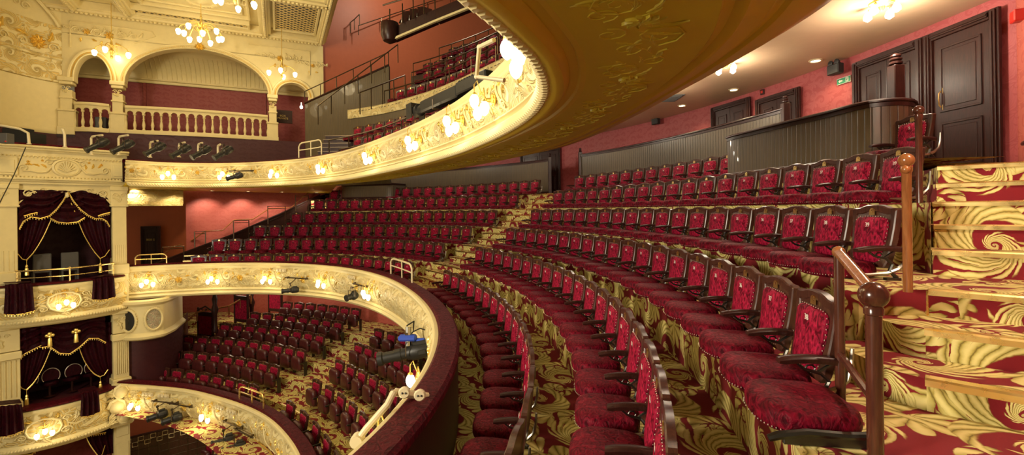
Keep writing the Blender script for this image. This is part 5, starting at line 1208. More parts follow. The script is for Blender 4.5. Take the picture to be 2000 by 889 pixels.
# bowed box fronts
def bowed(out, x0, x1, sk=0):
    return Path([BM @ Vector((x0+(x1-x0)*k/40, .10+out*math.sin(math.pi*k/40)**.8, 0)) for k in range(41)][::-1] if 0 else [(BM @ Vector((x0+(x1-x0)*k/40, .10+out*math.sin(math.pi*k/40)**.8, 0))).xy for k in range(41)])
def boxfront(zt, zb, out, lab, lp, name='bowed_balcony'):
    path = bowed(out, xl0+.1, xr1-.12); root = bempty(name, 1.3, 0, zb, label=lab, cat='box front'); T_ = Matrix.Translation(-Vector(root.location)); h = zt-zb
    q = MB(); q.M = T_; q.sweep(path, [(.0, zt+.02), (.06, zt), (.07, zt-.06), (.03, zt-.12), (.02, zt-.14)], n=60); q.build('cornice', M['cream'], root)
    q = MB(); q.M = T_; q.sweep(path, [(.02+.10*math.sin(math.pi*k/8), zt-.14-(h-.42)*k/8) for k in range(9)], n=60); q.build('moulded_panel', M['relief_big'], root)
    q = MB(); q.M = T_; q.sweep(path, [(.02, zb+.28), (.06, zb+.24), (.10, zb+.20), (.09, zb+.14), (.02, zb+.12), (-.02, zb+.05), (-.12, zb), (-.5, zb)], n=60)
    for k in range(46): P, T = path.at(path.L*(k+.5)/46); q.ball((P.x+T.y*.09, P.y-T.x*.09, zb+.19), .045, 6)
    q.build('leaf_moulding', M['cream'], root)
    q = MB(); q.M = T_; q.sweep(path, [(.08, zt+.03), (.04, zt+.07), (-.3, zt+.07), (-.55, zt+.03)], n=60); q.build('velvet_top', M['shelf_velvet'], root)
    cm, gm = MB(), MB(); cm.M = gm.M = T_
    def f(u, v, e):
        P, T = path.at(path.L*lp+u); t = (v/h+.5); o = .02+.10*math.sin(math.pi*max(0, min(1, t)))+e; return (P.x+T.y*o, P.y-T.x*o, zb+.2+h*.78*t)
    for g in (-1, 1):
        cm.tube([f(g*x, y, .02) for x, y in ((.0, .34), (.16, .30), (.3, .2), (.34, 0), (.28, -.2), (.12, -.32), (0, -.36))], [.02, .03, .03, .025, .03, .03, .02], 6)
        scroll2(cm, f, g*.42, -.2, .12, g, 1.5, .022); scroll2(cm, f, g*.44, .22, .09, g, 1.4, .02); cm.tube([f(g*x, y, .02) for x, y in ((.45, .05), (.6, -.08), (.8, -.02), (.95, .1))], [.02, .03, .03, .015], 6); scroll2(cm, f, g*.85, -.1, .11, -g, 1.4, .02)
        leaf2(gm, f, g*.2, .25, math.pi/2-g*.8, .22, .05); leaf2(cm, f, g*.6, .1, math.pi/2-g*.6, .3, .07); leaf2(cm, f, g*.7, -.25, -g*.3+(0 if g > 0 else math.pi), .3, .06)
    flower(gm, f, 0, .34, .10, 7); leaf2(cm, f, 0, -.3, -math.pi/2, .3, .08, .05)
    cm.build('scroll_cartouche', M['cream'], root); gm.build('gilded_relief', M['gilt'], root)
    return path, f, root
pth1, f1, bf1 = boxfront(-1.95, -3.08, .42, 'bowed cream front of the upper stage box with scroll cartouche and lamp', .50)
pth2, f2, bf2 = boxfront(-5.32, -6.50, .55, 'bowed cream front of the middle stage box with oval cartouche and lamp', .36)
def bxo(px, py, out):
    q = q_of(px, py); x = (q*(B0.y+BN.y*out) - B0.x - BN.x*out)/(BW.x - q*BW.y); return x, zat(px, py, B0.y+BW.y*x+BN.y*out)
def hung(pa, pb, ybot, out, lab):
    (xa, za), (xb, zb_) = bxo(*pa, out), bxo(*pb, out); z0 = (bxo(pa[0], ybot, out)[1]+bxo(pb[0], ybot, out)[1])/2
    root = bempty('hanging_drape', (xa+xb)/2, out, z0, label=lab, cat='drape'); q = bmb(root); w = xb-xa; xm = (xa+xb)/2
    drape(q, lambda u, v: (xm+(u-.5)*w*(1.15-.15*v), out+.05 + .035*math.sin(u*22) - .10*max(0, v-.85)*6, z0+(za+(zb_-za)*u-z0)*v - .05*math.sin(u*math.pi)*(1-v)), 30, 10); drape(q, lambda u, v: (xm+(u-.5)*w, out-.04-.45*v, za+(zb_-za)*u+.02), 10, 4); q.build('cloth', M['drape'], root)
    q = bmb(root); fringe(q, [(xm+(u/10-.5)*w*1.15, out+.07, z0-.05*math.sin(u/10*math.pi)) for u in range(11)], .05, .012, .06); q.build('gold_fringe', M['gilt'], root)
hung((10, 556), (63, 553), 610, .64, 'dark red drape hanging over the left end of the upper box front'); hung((181, 545), (222, 538), 582, .62, 'dark red drape hanging over the right end of the upper box front')
hung((-6, 795), (43, 790), 846, .80, 'dark red drape hanging over the left end of the middle box front'); hung((158, 770), (192, 762), 808, .84, 'dark red drape hanging over the right end of the middle box front')
# brass rail of the upper box
root = bempty('brass_rail', 1.2, .3, -1.9, label='polished brass rail across the upper stage box opening', cat='railing')
for nm, z in (('top_rail', -1.52), ('lower_rail', -1.72)): q = bmb(root); q.tube([(xl1-.08, .22, z), (xl1+.3, .42, z), (1.3, .50, z), (xr0-.3, .42, z+.02), (xr0+.02, .22, z+.03)], .022 if nm == 'top_rail' else .016, 8); q.build(nm, M['brass'], root)
for x in (xl1-.06, 1.3, xr0): q = bmb(root); y = .5 if x == 1.3 else .22; q.tube([(x, y, -1.92), (x, y, -1.52)], .018, 6); q.ball((x, y, -1.5), .03, 8); q.build('rail_post', M['brass'], root)
for k, x in enumerate((.85, 1.45)): 
    o = bempty('box_chair', x, -.45, -2.0, label=['grey-backed chair in the upper stage box, left one', 'grey-backed chair in the upper stage box, right one'][k], cat='chair', group='chairs in the upper stage box'); q = bmb(o); q.box((x-.2, -.5, -1.62), (x+.2, -.45, -1.12), .02); q.build('backrest', M['screen'], o); q = bmb(o); q.box((x-.2, -.85, -1.68), (x+.2, -.45, -1.6), .02); q.build('seat', M['screen'], o)
    for sx in (-.17, .17):
        for sy in (-.82, -.48): q = bmb(o); q.box((x+sx-.02, sy-.02, -2.0), (x+sx+.02, sy+.02, -1.66)); q.build('leg', M['screen'], o)
for k, px in enumerate((60, 104, 149, 187)):
    x = bx(px, 750); z = -5.35; o = bempty('box_chair', x, -.4, z, label='round-backed chair trimmed with nail heads in the middle stage box, ' + ['leftmost', 'second', 'third', 'rightmost'][k], cat='chair', group='chairs in the middle stage box')
    arc = [(.19*math.cos(a), .30+.22*math.sin(a)) for a in [R_(-35)+R_(250)*j/16 for j in range(17)]]
    q = bmb(o); q.add([(x+u, -.38, z+.35+v) for u, v in arc] + [(x+u, -.44, z+.35+v) for u, v in arc], [tuple(range(17)), tuple(range(33, 16, -1))] + [(j, j+1, 18+j, 17+j) for j in range(16)]); q.build('round_back', M['drape'], o)
    q = bmb(o); q.tube([(x+u*1.02, -.37, z+.35+.3+(v-.3)*1.02) for u, v in arc], .010, 5); q.build('nail_trim', M['nail'], o)
    q = bmb(o); q.lathe([(.2, 0), (.21, .05), (.18, .09)], (x, -.62, z+.36), 14); q.build('seat', M['drape'], o); q = bmb(o); q.lathe([(.13, 0), (.03, .03), (.03, .36)], (x, -.62, z), 10); q.build('base', M['darkwood'], o)
# big scroll bracket at the right of the middle box front
root = bempty('scroll_bracket', 2.35, .5, -6.4, label='large cream carved scroll console where the middle box meets the lower tier front', cat='bracket'); q = bmb(root)
f = lambda u, v, e: (2.38+u*.8, .35+e+.25*math.cos(u*2), -5.75+v)
for (u, v, R, g) in ((0, .38, .24, 1), (-.1, -.05, .26, -1), (.1, -.42, .22, 1)): scroll2(q, f, u, v, R, g, 1.8, .06, 1, .05); q.ball(f(u, v, -.02), R*.8, 12)
for a in range(7): leaf2(q, f, .05, -.5+.15*a, .2+.5*math.sin(a), .38, .08, .05); leaf2(q, f, -.1, -.5+.15*a, math.pi-.2+.5*math.sin(a), .32, .07, .05)
q.box((2.15, -.1, -6.5), (2.75, .4, -5.35), .05); q.build('carved_scrolls', M['cream'], root)
# round drum with oval windows under the left end of the dress circle
DR = .72; dc = Vector((-12.0, 15.4)); drum = Path([(dc.x+DR*math.sin(a), dc.y-DR*math.cos(a)) for a in [R_(-85)+R_(155)*k/30 for k in range(31)]] + [(-11.45, 15.75), (-12.0, 17.0)])
root = empty('drum_bay', (*dc, -4.0), label='cream rounded bay with an open oval and a painted oval under the dress circle', cat='bay'); T_ = Matrix.Translation(-Vector(root.location))
q = MB(); q.M = T_; q.sweep(drum, [(.02, -2.70), (.12, -2.74), (.12, -2.82), (.04, -2.88), (0, -2.92), (0, -3.75), (.05, -3.80), (.10, -3.86), (.08, -3.93), (.0, -3.98), (-.4, -4.0)], n=70); q.build('drum', M['cream'], root)
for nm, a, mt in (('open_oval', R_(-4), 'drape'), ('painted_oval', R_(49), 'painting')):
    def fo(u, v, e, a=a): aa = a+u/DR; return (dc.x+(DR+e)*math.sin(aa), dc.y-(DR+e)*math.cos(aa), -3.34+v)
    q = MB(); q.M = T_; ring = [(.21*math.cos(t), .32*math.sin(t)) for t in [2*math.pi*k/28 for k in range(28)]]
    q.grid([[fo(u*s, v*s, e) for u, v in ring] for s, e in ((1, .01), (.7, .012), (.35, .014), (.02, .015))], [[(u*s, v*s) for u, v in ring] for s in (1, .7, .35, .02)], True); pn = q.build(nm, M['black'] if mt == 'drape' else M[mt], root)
    q = MB(); q.M = T_; q.tube([fo(u*1.06, v*1.06, .03) for u, v in ring+ring[:1]], .035, 6)
    for u, v in ring: q.ball(fo(u*1.16, v*1.14, .02), .03, 5)
    q.build('oval_frame', M['cream'], root)
q = MB(); q.sweep(Path(cr([(-12.35, 14.75), (-11.9, 15.1), (-11.7, 15.8), (-11.95, 16.8), (-12.4, 17.6), (-13.2, 19.0)], 6)), [(0, -5.9), (0, -4.2), (0, -3.95)], n=40); struct(q, 'wall_bay', M['maroon'])['label'] = 'dark maroon curved wall below the drum bay'
# ================================================================== LOWER TIER
CL = Vector((-14.7, 3.3))
def arcP(R, a0=5, a1=100, n=200): return Path([(CL.x+R*math.cos(R_(a0+(a1-a0)*k/n)), CL.y+R*math.sin(R_(a0+(a1-a0)*k/n))) for k in range(n+1)])
LF = Path(cr([(-3.0, 4.6), (-3.15, 6.2), (-3.5, 7.8), (-4.0, 9.0), (-4.65, 10.1), (-5.45, 11.1), (-6.3, 11.95), (-7.25, 12.65), (-8.4, 13.3), (-9.6, 13.85), (-10.7, 14.15), (-11.7, 14.35), (-12.35, 14.45)], 12))
low_front, low_off, _ = front('balcony_front', LF, -5.2, -6.30, 'cream moulded front of the lower tier with dark red velvet top', .30, n=200, bulge=.16, drop=-6.05)
LTZ = [-3.7, -4.0, -4.27, -4.55, -4.85, -5.15]
for j in range(6):
    R = 12.75+.85*(5-j); zp = LTZ[j]-.85; lo = LTZ[j+1]-.85 if j < 5 else -6.02
    q = MB(); q.sweep(arcP(R), [(-.48, lo), (-.48, zp), (.42, zp)], n=100); struct(q, 'floor', M['carpet'])['label'] = f'carpeted platform of the {NM[j]} row in the lower tier'
q = MB(); q.sweep(arcP(12.3), [(-1.2, -6.02), (.2, -6.02)], n=80); struct(q, 'floor', M['carpet'])['label'] = 'carpeted front walkway of the lower tier'
q = MB(); q.sweep(arcP(18.0), [(-.5, LTZ[0]-.85), (1.2, LTZ[0]-.85)], n=60); struct(q, 'floor', M['carpet'])['label'] = 'carpeted rear passage of the lower tier'
q = MB(); q.sweep(arcP(18.3, 20, 100), [(0, -5.2), (0, -2.6)], n=100); struct(q, 'wall_lower', M['paper'])['label'] = 'terracotta rear wall of the lower tier'
q = MB(); q.fband([(6.1, -2.74), (-1.5, -2.74)], -.9, 2.3, 100); struct(q, 'ceiling', M['cream'])['label'] = 'cream ceiling under the dress circle'
def make_seat2():
    r = empty('tipped_seat'); S = .29
    bk = make_back(); bk.v = [(x, y, z+S) for x, y, z in bk.v]; bk = bk.build('backrest', M['wood'], r)
    q = make_panel(); q.v = [(x, y, z+S) for x, y, z in q.v]; q.build('velvet_panel', M['velvet'], bk, 80); q = make_plaque(); q.v = [(x, y, z+S) for x, y, z in q.v]; q.build('brass_plaque', M['brass'], bk); q = make_nails(36); q.v = [(x, y, z+S) for x, y, z in q.v]; q.build('nail_trim', M['nail'], bk, 0)
    q = MB(); pts = []
    for k in range(24): a = 2*math.pi*k/24; c_, s_ = math.cos(a), math.sin(a); pts.append((math.copysign(abs(c_)**.5, c_)*.245, .40+(math.copysign(abs(s_)**(.6 if s_ > 0 else .3), s_))*.23))
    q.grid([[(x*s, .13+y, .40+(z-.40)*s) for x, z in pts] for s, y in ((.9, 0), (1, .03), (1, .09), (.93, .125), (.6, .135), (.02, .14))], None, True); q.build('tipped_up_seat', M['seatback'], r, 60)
    q = MB(); q.box((-.29, .0, 0), (-.265, .12, .45), .006); q.box((-.29, -.0, .42), (-.262, .28, .46), .008); q.build('standard', M['iron'], r)
    return r
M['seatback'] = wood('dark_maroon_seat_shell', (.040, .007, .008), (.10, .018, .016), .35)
proto2 = make_seat2(); PK2 = kidsmap(proto2); used2 = [False]
def lrow(j, pxa, pxb, n, side):
    P_ = arcP(12.8+.85*(5-j)); y_ = 650; a, b = P_.s_ray(q_of(pxa, y_)), P_.s_ray(q_of(pxb, y_))
    for k in range(n):
        P, T = P_.at(a+(b-a)*k/max(1, n-1)); o = proto2 if not used2[0] else fast_copy(proto2, PK2); used2[0] = True
        idx = (n-k) if side == 'left' else k+1
        o.location = (P.x, P.y, LTZ[j]-.85); o.rotation_euler = (0, 0, angle(T)); o['label'] = f'tipped-up dark red seat, {ORD[idx]} {side} of the sloping aisle, {NM[j]} row of the lower tier'; o['category'] = 'seat'; o['group'] = f'lower tier seats, {NM[j]} row, {side} block'
for j, (a, b, n) in enumerate(((563, 697, 7), (500, 662, 8), (441, 626, 9), (370, 589, 10), (344, 537, 9), (318, 496, 8))): lrow(j, a, b, n, 'left')
for j, a, b, n in ((1, 741, 815, 4), (2, 702, 815, 7), (3, 664, 810, 8), (4, 619, 778, 9), (5, 567, 695, 8)): lrow(j, a, b, n, 'right')
for j in range(6):
    P_ = arcP(12.8+.85*(5-j)-.5); zp = LTZ[j]-.85; lo = LTZ[j+1]-.85 if j < 5 else -6.02
    ra, rb = ((705, 735), (670, 733), (634, 694), (597, 656), (545, 611), (504, 560))[j]
    a, b = P_.s_ray(q_of(rb, 680)), P_.s_ray(q_of(ra, 680)); base = Vector((*P_.at(a)[0], lo)); root = empty('aisle_steps', base, label=f'brass-edged aisle steps of the lower tier at its {NM[j]} row', cat='stairs'); T_ = Matrix.Translation(-base)
    q = MB(); q.M = T_; q.sweep(P_, [(-.28, lo), (-.28, (lo+zp)/2), (.02, (lo+zp)/2)], a, b, 6); q.build('step', M['carpet'], root)
    q = MB(); q.M = T_; q.sweep(P_, [(-.31, (lo+zp)/2+.01), (-.26, (lo+zp)/2+.012), (-.26, (lo+zp)/2-.03)], a, b, 6); q.build('nosing', M['brass'], root)
    q = MB(); q.M = T_; q.sweep(P_, [(-.0, zp+.012), (.05, zp+.012), (.0, zp-.03)], a, b, 6); q.build('nosing', M['brass'], root)
# screens, posts and handrail at the back of the lower tier
def screen(px, py, Y, w, h, lab):
    p = at_depth(px, py, Y); z = p.z; o = empty('velvet_screen', (p.x, p.y, z), R_(-22), label=lab, cat='screen')
    q = MB(); 
    for x in (-w/2, w/2-.07): q.box((x, -.04, 0), (x+.07, .04, h), .008)
    q.box((-w/2, -.035, .08), (w/2, .035, .2), .006); q.box((-w/2, -.035, h-.22), (w/2, .035, h-.06), .006); q.tube([(-w/2, 0, h), (-w*.3, 0, h+.05), (0, 0, h+.16), (w*.3, 0, h+.05), (w/2, 0, h)], .03, 6); f = lambda u, v, e: (u, -.04-e, h+.03+v); scroll2(q, f, .1, .0, .06, 1); scroll2(q, f, -.1, 0, .06, -1)
    for x in (-w/2+.035, w/2-.035): q.ball((x, 0, h+.06), .05, 8)
    q.build('carved_frame', M['darkwood'], o); q = MB(); q.box((-w/2+.07, -.03, .2), (w/2-.07, .02, h-.22), .01); q.build('velvet_panel', M['velvet'], o)
screen(402, 664, 18.3, .9, 1.15, 'carved dark wooden screen with velvet panel, left of the three in the lower tier'); screen(472, 633, 19.0, .8, 1.2, 'carved dark wooden screen with velvet panel, middle of the three in the lower tier'); screen(538, 612, 20.2, .8, 1.2, 'carved dark wooden screen with velvet panel, right of the three in the lower tier')
for k, (px, Y) in enumerate(((420, 18.0), (492, 19.3))):
    p = at_depth(px, 640, Y); o = empty('turned_column', (p.x, p.y, -4.6), label=['dark turned column under the dress circle, left one', 'dark turned column under the dress circle, right one'][k], cat='column'); q = MB(); q.lathe([(.09, 0), (.11, .1), (.07, .2), (.08, .7), (.13, .9), (.07, 1.1), (.10, 1.3), (.06, 1.45), (.09, 1.7), (.14, 1.8), (.15, 1.86)], n=14); q.build('shaft', M['darkwood'], o)
rail([at_depth(360, 632, 17.9), at_depth(385, 610, 18.2), at_depth(420, 603, 18.5), at_depth(447, 598, 18.8), at_depth(470, 585, 19.0), at_depth(490, 577, 19.2)], 'varnished wooden handrail along the rear wall of the lower tier', .35, .035, 'rail', 'wall_handrail')
# ================================================================== STALLS
q = MB(); q.add([(-18, 12, -8.95), (-3, 8, -8.95), (-4, 22, -8.95), (-18, 24, -8.95)], [(0, 1, 2, 3)], [[(0, 0), (15, 0), (15, 13), (0, 13)]]); struct(q, 'floor', M['carpet'])['label'] = 'red and gold carpet of the stalls'
q = MB(); q.obox((-16.5, 17.6), Vector((9.5, 4.5)), .15, (-9, -6.3)); struct(q, 'wall_stalls', M['red_flat'])['label'] = 'terracotta wall at the back of the stalls'
root = empty('lattice_screen', (-13.4, 15.9, -8.95), label='dark lattice screen with a pale Greek key band in the stalls', cat='screen'); T_ = Matrix.Translation(-Vector(root.location)); a, b = Vector((-13.5, 15.9)), Vector((-10.3, 18.4)); d = (b-a).normalized(); L = (b-a).length; nrm = Vector((d.y, -d.x))
q = MB(); q.M = T_; q.obox(a, b-a, .06, (-8.95, -7.7)); q.build('panel', M['wood'], root)
def sp_(u, z, o=.01): P = a+d*u+nrm*o; return (P.x, P.y, z)
q = MB(); q.M = T_
for k in range(int(L/.28)): u = k*.28; q.tube([sp_(u, -8.95), sp_(u, -7.7)], .012, 4)
for k in range(5): q.tube([sp_(0, -8.9+k*.24), sp_(L, -8.9+k*.24)], .012, 4)
q.build('lattice_bars', M['railmetal'], root)
q = MB(); q.M = T_; u = .05
while u < L-.4:
    for du, z in ((0, -8.02), (.16, -7.86)): q.tube([sp_(u+du, z, .03), sp_(u+du+.15, z, .03), sp_(u+du+.15, z+.14, .03), sp_(u+du, z+.14, .03), sp_(u+du, z, .03)], .010, 4)
    u += .34
q.build('greek_key_band', M['cream'], root)
q = MB(); q.M = T_; q.tube([sp_(0, -7.68, 0), sp_(L, -7.68, 0)], .04, 6); q.build('top_rail', M['darkwood'], root)
for k, (px, Y) in enumerate(((412, 16.6), (436, 16.3), (462, 16.0), (486, 15.6), (510, 15.2))):
    p = at_depth(px, 880, Y); o = fast_copy(proto2, PK2); o.location = (p.x, p.y, -8.95); o.rotation_euler = (0, 0, R_(150)); o['label'] = f'stalls seat at the bottom edge seen beyond the lower tier front, {ORD[k+1]} from the left'; o['category'] = 'seat'; o['group'] = 'stalls seats at the bottom edge'
# ================================================================== LAMP CLUSTERS ON THE FRONTS
def cluster(P, out, label, n=3, power=8, sc=1.0, group=None):
    # P: point on the wall; out: unit plan vector into the hall
    root = empty('wall_lamp', P, math.atan2(out[1], out[0])-math.pi/2, label=label, cat='wall lamp', group=group)      # local +y = outward
    mb = MB(); mb.lathe([(.085, 0), (.09, .012), (.06, .02), (.065, .03), (.03, .045), (.02, .09), (.03, .11), (.01, .13)], (0, 0, 0), 16, 'y')
    for k in range(8): a = k*math.pi/4; mb.ball((.07*math.cos(a), .018, .07*math.sin(a)), .014, 6)
    mb.build('backplate', M['gilt'], root)
    mb = MB(); mb.lathe([(.004, -.16), (.018, -.14), (.008, -.12), (.022, -.09), (.010, -.06), (.03, -.02), (.022, .03), (.008, .06)], (0, .12, .0), 12); mb.build('drop_finial', M['gilt'], root)
    for k, (x, y, z) in enumerate(((-.15, .16, -.06), (0, .24, .05), (.15, .16, -.06))[:n]):
        mb = MB(); mb.tube([(0, .11, .0), (x*.3, .13+(y-.13)*.3, .10), (x*.65, .13+(y-.13)*.7, z+.17), (x*.95, y, z+.12), (x, y, z+.02)], .007, 6); mb.lathe([(.008, .03), (.03, .015), (.034, 0), (.02, -.005)], (x, y, z), 10)
        scroll2(mb, lambda u, v, e: (u*x/.15 if x else u*.3, .14+e, v), .07, .07, .03, 1, 1.2, .005); arm = mb.build('lamp_arm', M['gilt'], root)
        q = MB(); q.lathe(egg(.056, .165), (x, y, z), 18); q.build('glass_shade', M['bulb'], arm)
    c = Vector(P) + Vector((out[0], out[1], 0))*.42; lamp((c.x, c.y, P[2]-.06), power, WARM, .12)
    root.scale = (sc, sc, sc); return root
def front_lamps(path, off, zt, zb, ds, words, where, power):
    n = len(ds)
    for k, d in enumerate(ds):
        P, T = path.at(d); o = off(.5)+.01; h = zt-zb; out = (-T.y, T.x)
        cluster((P.x-T.y*o, P.y+T.x*o, zt-h*(.52 if where[0] == 'u' else .42)), out, f'gilt three-shade wall lamp on the {where}, {words[k]}', 3, power, group=f'wall lamps on the {where}')
front_lamps(K, upper_off, ZT, ZB, UL, ['nearest, at the top', 'second nearest', 'third nearest', 'fourth nearest', 'fifth nearest', 'sixth nearest', 'third from its far left end', 'second from its far left end', 'at its far left end'], 'upper circle front', PW['upper'])
front_lamps(FD, dress_off, -1.66, -2.72, DL, ['nearest, beside the conduit bracket', 'second nearest, by the blue-strapped spotlight', 'third nearest', 'fourth nearest', 'fifth nearest', 'second from its far left end', 'at its far left end'], 'dress circle front', PW['dress'])
LL = lampds(LF, [(278, 805), (418, 830)]); LL = sorted(LL)
relief(LF, low_front, -5.2, -6.3, low_off, [LL[0]-5, LL[0]-2.6] + LL, 2.4)
front_lamps(LF, low_off, -5.2, -6.3, LL, ['right one', 'left one beside the carved console'], 'lower tier front', PW['box'])
for (f_, lab) in ((f1, 'gilt wall lamp with three glass shades on the upper stage box front'), (f2, 'gilt wall lamp with three glass shades on the middle stage box front')): p = Vector(f_(0, .05, .03)); cluster(p, BN, lab, 3, PW['box'])
# ================================================================== STAGE LIGHTING, BRACKETS, RAILS
def profile_light(p, tgt, label, L=.55, r=.085, hook=None, mat='black', yoke=True):
    p = Vector(p); d = (Vector(tgt)-p).normalized(); root = empty('stage_spotlight', p, label=label, cat='stage light'); Mr = d.to_track_quat('Z', 'Y').to_matrix().to_4x4()
    mb = MB(); mb.M = Mr; mb.lathe([(.02, -L*.5), (r*.8, -L*.48), (r*1.05, -L*.36), (r*1.1, -L*.1), (r*.9, -L*.05), (r*.85, 0)], n=14); mb.box((-r*.5, r*.8, -L*.4), (r*.5, r*1.35, -L*.12), .01); mb.box((-r*1.2, -r*.3, -L*.34), (r*1.2, r*.3, -L*.2), .01); mb.build('lamp_housing', M[mat], root)
    mb = MB(); mb.M = Mr; mb.lathe([(r*.72, 0), (r*.72, L*.1), (r*.8, L*.1), (r*.8, L*.2), (r*.72, L*.2), (r*.72, L*.40), (r*.9, L*.42), (r*.9, L*.5), (r*.7, L*.5)], n=14); mb.build('lens_barrel', M[mat], root)
    mb = MB(); mb.M = Mr; mb.lathe([(r*.7, L*.485), (r*.4, L*.495), (.001, L*.5)], n=14); mb.build('lens', M['glass'], root)
    if yoke:
        mb = MB(); w = r*1.35; s = Vector((d.y, -d.x, 0)).normalized(); mb.tube([s*w, s*w+Vector((0, 0, r*1.5)), s*-w+Vector((0, 0, r*1.5)), s*-w], .010, 6); mb.tube([Vector((0, 0, r*1.5)), Vector((0, 0, r*2.4))], .014, 6); mb.box((-.025, -.025, r*2.1), (.025, .025, r*2.7), .005); mb.build('yoke', M['railmetal'], root)
    return root
for k, (px, py, hx, hy) in enumerate(((190, 285, 200, 264), (240, 288, 250, 264), (303, 293, 308, 275), (353, 297, 361, 278), (393, 299, 395, 279), (436, 300, 430, 282))):
    Y = 13.6 + .14*k if px < 250 else 14.35; p = at_depth(px, py-1, Y)+Vector((.35, -.25, 0)); p = at_depth(px, py-1, Y-.35); t = p + Vector((-.38, -.55, -.45)) 
    profile_light(p, t, 'black stage spotlight on a cream pipe over the upper front, ' + ['leftmost of the six', 'second from left', 'third from left', 'fourth from left', 'fifth from left', 'rightmost of the six'][k], .62, .10)
    a = at_depth(hx, hy, Y-.3); b = at_depth(hx-22+k*3.5, hy+3, Y-.1); c_ = Vector((b.x, b.y, b.z-.1)); e = Vector((b.x, b.y, 1.72)); o = empty('lighting_pipe', e, label='bent cream pipe carrying a spotlight, ' + ['leftmost of the six', 'second from left', 'third from left', 'fourth from left', 'fifth from left', 'rightmost of the six'][k], cat='pipe'); mb = MB(); mb.M = Matrix.Translation(-e); mb.tube([a, b+(a-b)*.12, b+Vector((0, 0, -.05)), e], .030, 8); mb.build('bent_pipe', M['bracket'], o)
    mb = MB(); mb.M = Matrix.Translation(-e); mb.lathe([(.05, 0), (.05, .02), (.03, .03)], e, 10); mb.build('foot_plate', M['bracket'], o)
for nm, pts in (('left', [(2, 245), (40, 252), (55, 260), (57, 282)]), ('short', [(122, 252), (126, 262), (127, 288)])):
    P_ = [at_depth(a, b, 12.4 if nm == 'left' else 13.0) for a, b in pts]; o = empty('lighting_pipe', P_[-1], label='empty bent cream pipe at the far left edge' if nm == 'left' else 'short empty bent cream pipe left of the spotlights', cat='pipe'); mb = MB(); mb.M = Matrix.Translation(-P_[-1]); mb.tube(P_, .032, 8); mb.build('bent_pipe', M['bracket'], o); mb = MB(); mb.lathe([(.05, 0), (.05, .02), (.03, .03)], n=10); mb.build('foot_plate', M['bracket'], o)
p = at_depth(12, 270, 12.3); o = empty('control_box', p, label='small grey box with red light at the far left edge', cat='box'); mb = MB(); mb.box((-.12, -.1, -.14), (.12, .1, .12), .01); mb.build('case', M['screen'], o); mb = MB(); mb.ball((.1, -.11, -.1), .02, 8); mb.build('red_light', M['redbox'], o)
p = at_depth(36, 262, 13.4); o = empty('covered_equipment', (p.x, p.y, 1.98), label='black covered equipment on the ledge at the far left', cat='equipment'); mb = MB(); mb.prism([(-.5, -.2), (.45, -.2), (.5, .3), (-.45, .3)], 0, .38); mb.prism([(-.3, -.15), (.2, -.15), (.2, .25), (-.3, .25)], .36, .52); mb.build('cover', M['black'], o)
def pipe_bar(pts, r, label, mat='railmetal'): 
    P_ = [Vector(p) for p in pts]; o = empty('lighting_bar', P_[0], label=label, cat='pipe'); mb = MB(); mb.M = Matrix.Translation(-P_[0]); mb.tube(P_, r, 8); mb.build('bar', M[mat], o)
    for p in (P_[0].lerp(P_[-1], .1), P_[0].lerp(P_[-1], .9)): mb = MB(); mb.M = Matrix.Translation(-P_[0]); mb.box(p-Vector((.02, .02, .03)), p+Vector((.02, .10, .03)), .004); mb.build('wall_clamp', M[mat], o)
def sockets(p, out, label, n=3):
    o = empty('socket_plate', p, math.atan2(out.y, out.x)-math.pi/2, label=label, cat='sockets'); mb = MB(); mb.box((-.2, -.02, -.05), (.2, .02, .05), .01); mb.build('plate', M['bracket'], o)
    for k in range(n): x = -.13+.26*k/max(1, n-1); mb = MB(); mb.lathe([(.045, 0), (.048, .02), (.03, .03), (.001, .03)], (x, .02, 0), 12, 'y'); mb.ball((x-.014, .05, 0), .008, 6); mb.ball((x+.014, .05, 0), .008, 6); mb.build('socket', M['bracket'], o)
def hung_light(path, off, px, py, dz, label, zt, tgt, L=.5, r=.08, out=.35):
    d = path.s_ray(q_of(px, py)); P, T = path.at(d); o = off(.5)+out; Q = Vector((P.x-T.y*o, P.y+T.x*o)); z = zat(px, py, Q.y)
    pr = profile_light((Q.x, Q.y, z), (Q.x+tgt[0], Q.y+tgt[1], z+tgt[2]), label, L, r)
    e = [Vector((P.x-T.y*(off(.5)+.12)+T.x*g*.5, P.y+T.x*(off(.5)+.12)+T.y*g*.5, z+dz)) for g in (-1, 1)]; pipe_bar(e, .02, 'short bar holding the ' + label)
    mb = MB(); mb.tube([(0, 0, r*2.3), (T.y*(out-.12), -T.x*(out-.12), dz)], .012, 6); mb.build('hanging_arm', M['railmetal'], pr); 
    s = d+.75; P, T = path.at(s); sockets(Vector((P.x-T.y*(off(.3)+.03), P.y+T.x*(off(.3)+.03), zt-.22)), Vector((-T.y, T.x)), 'cream socket plate beside the ' + label[6:])
hung_light(K, upper_off, 477, 345, .20, 'black spotlight clamped to the upper circle front, left of its middle', ZT, (-.8, -.2, -.25), .5, .085)
hung_light(FD, dress_off, 590, 567, .35, 'black spotlight hung on the dress circle front, left one', -1.66, (-.9, -.25, -.05), .5, .09)
hung_light(FD, dress_off, 718, 579, .28, 'small round black spotlight on the dress circle front, right one', -1.66, (-.5, -.8, -.1), .36, .10)
hung_light(LF, low_off, 336, 812, .30, 'black spotlight on the lower tier front, left of a pair', -5.2, (-.9, -.5, -.2), .5, .11); hung_light(LF, low_off, 366, 818, .3, 'black spotlight on the lower tier front, right of a pair', -5.2, (-.9, -.5, -.2), .5, .11)
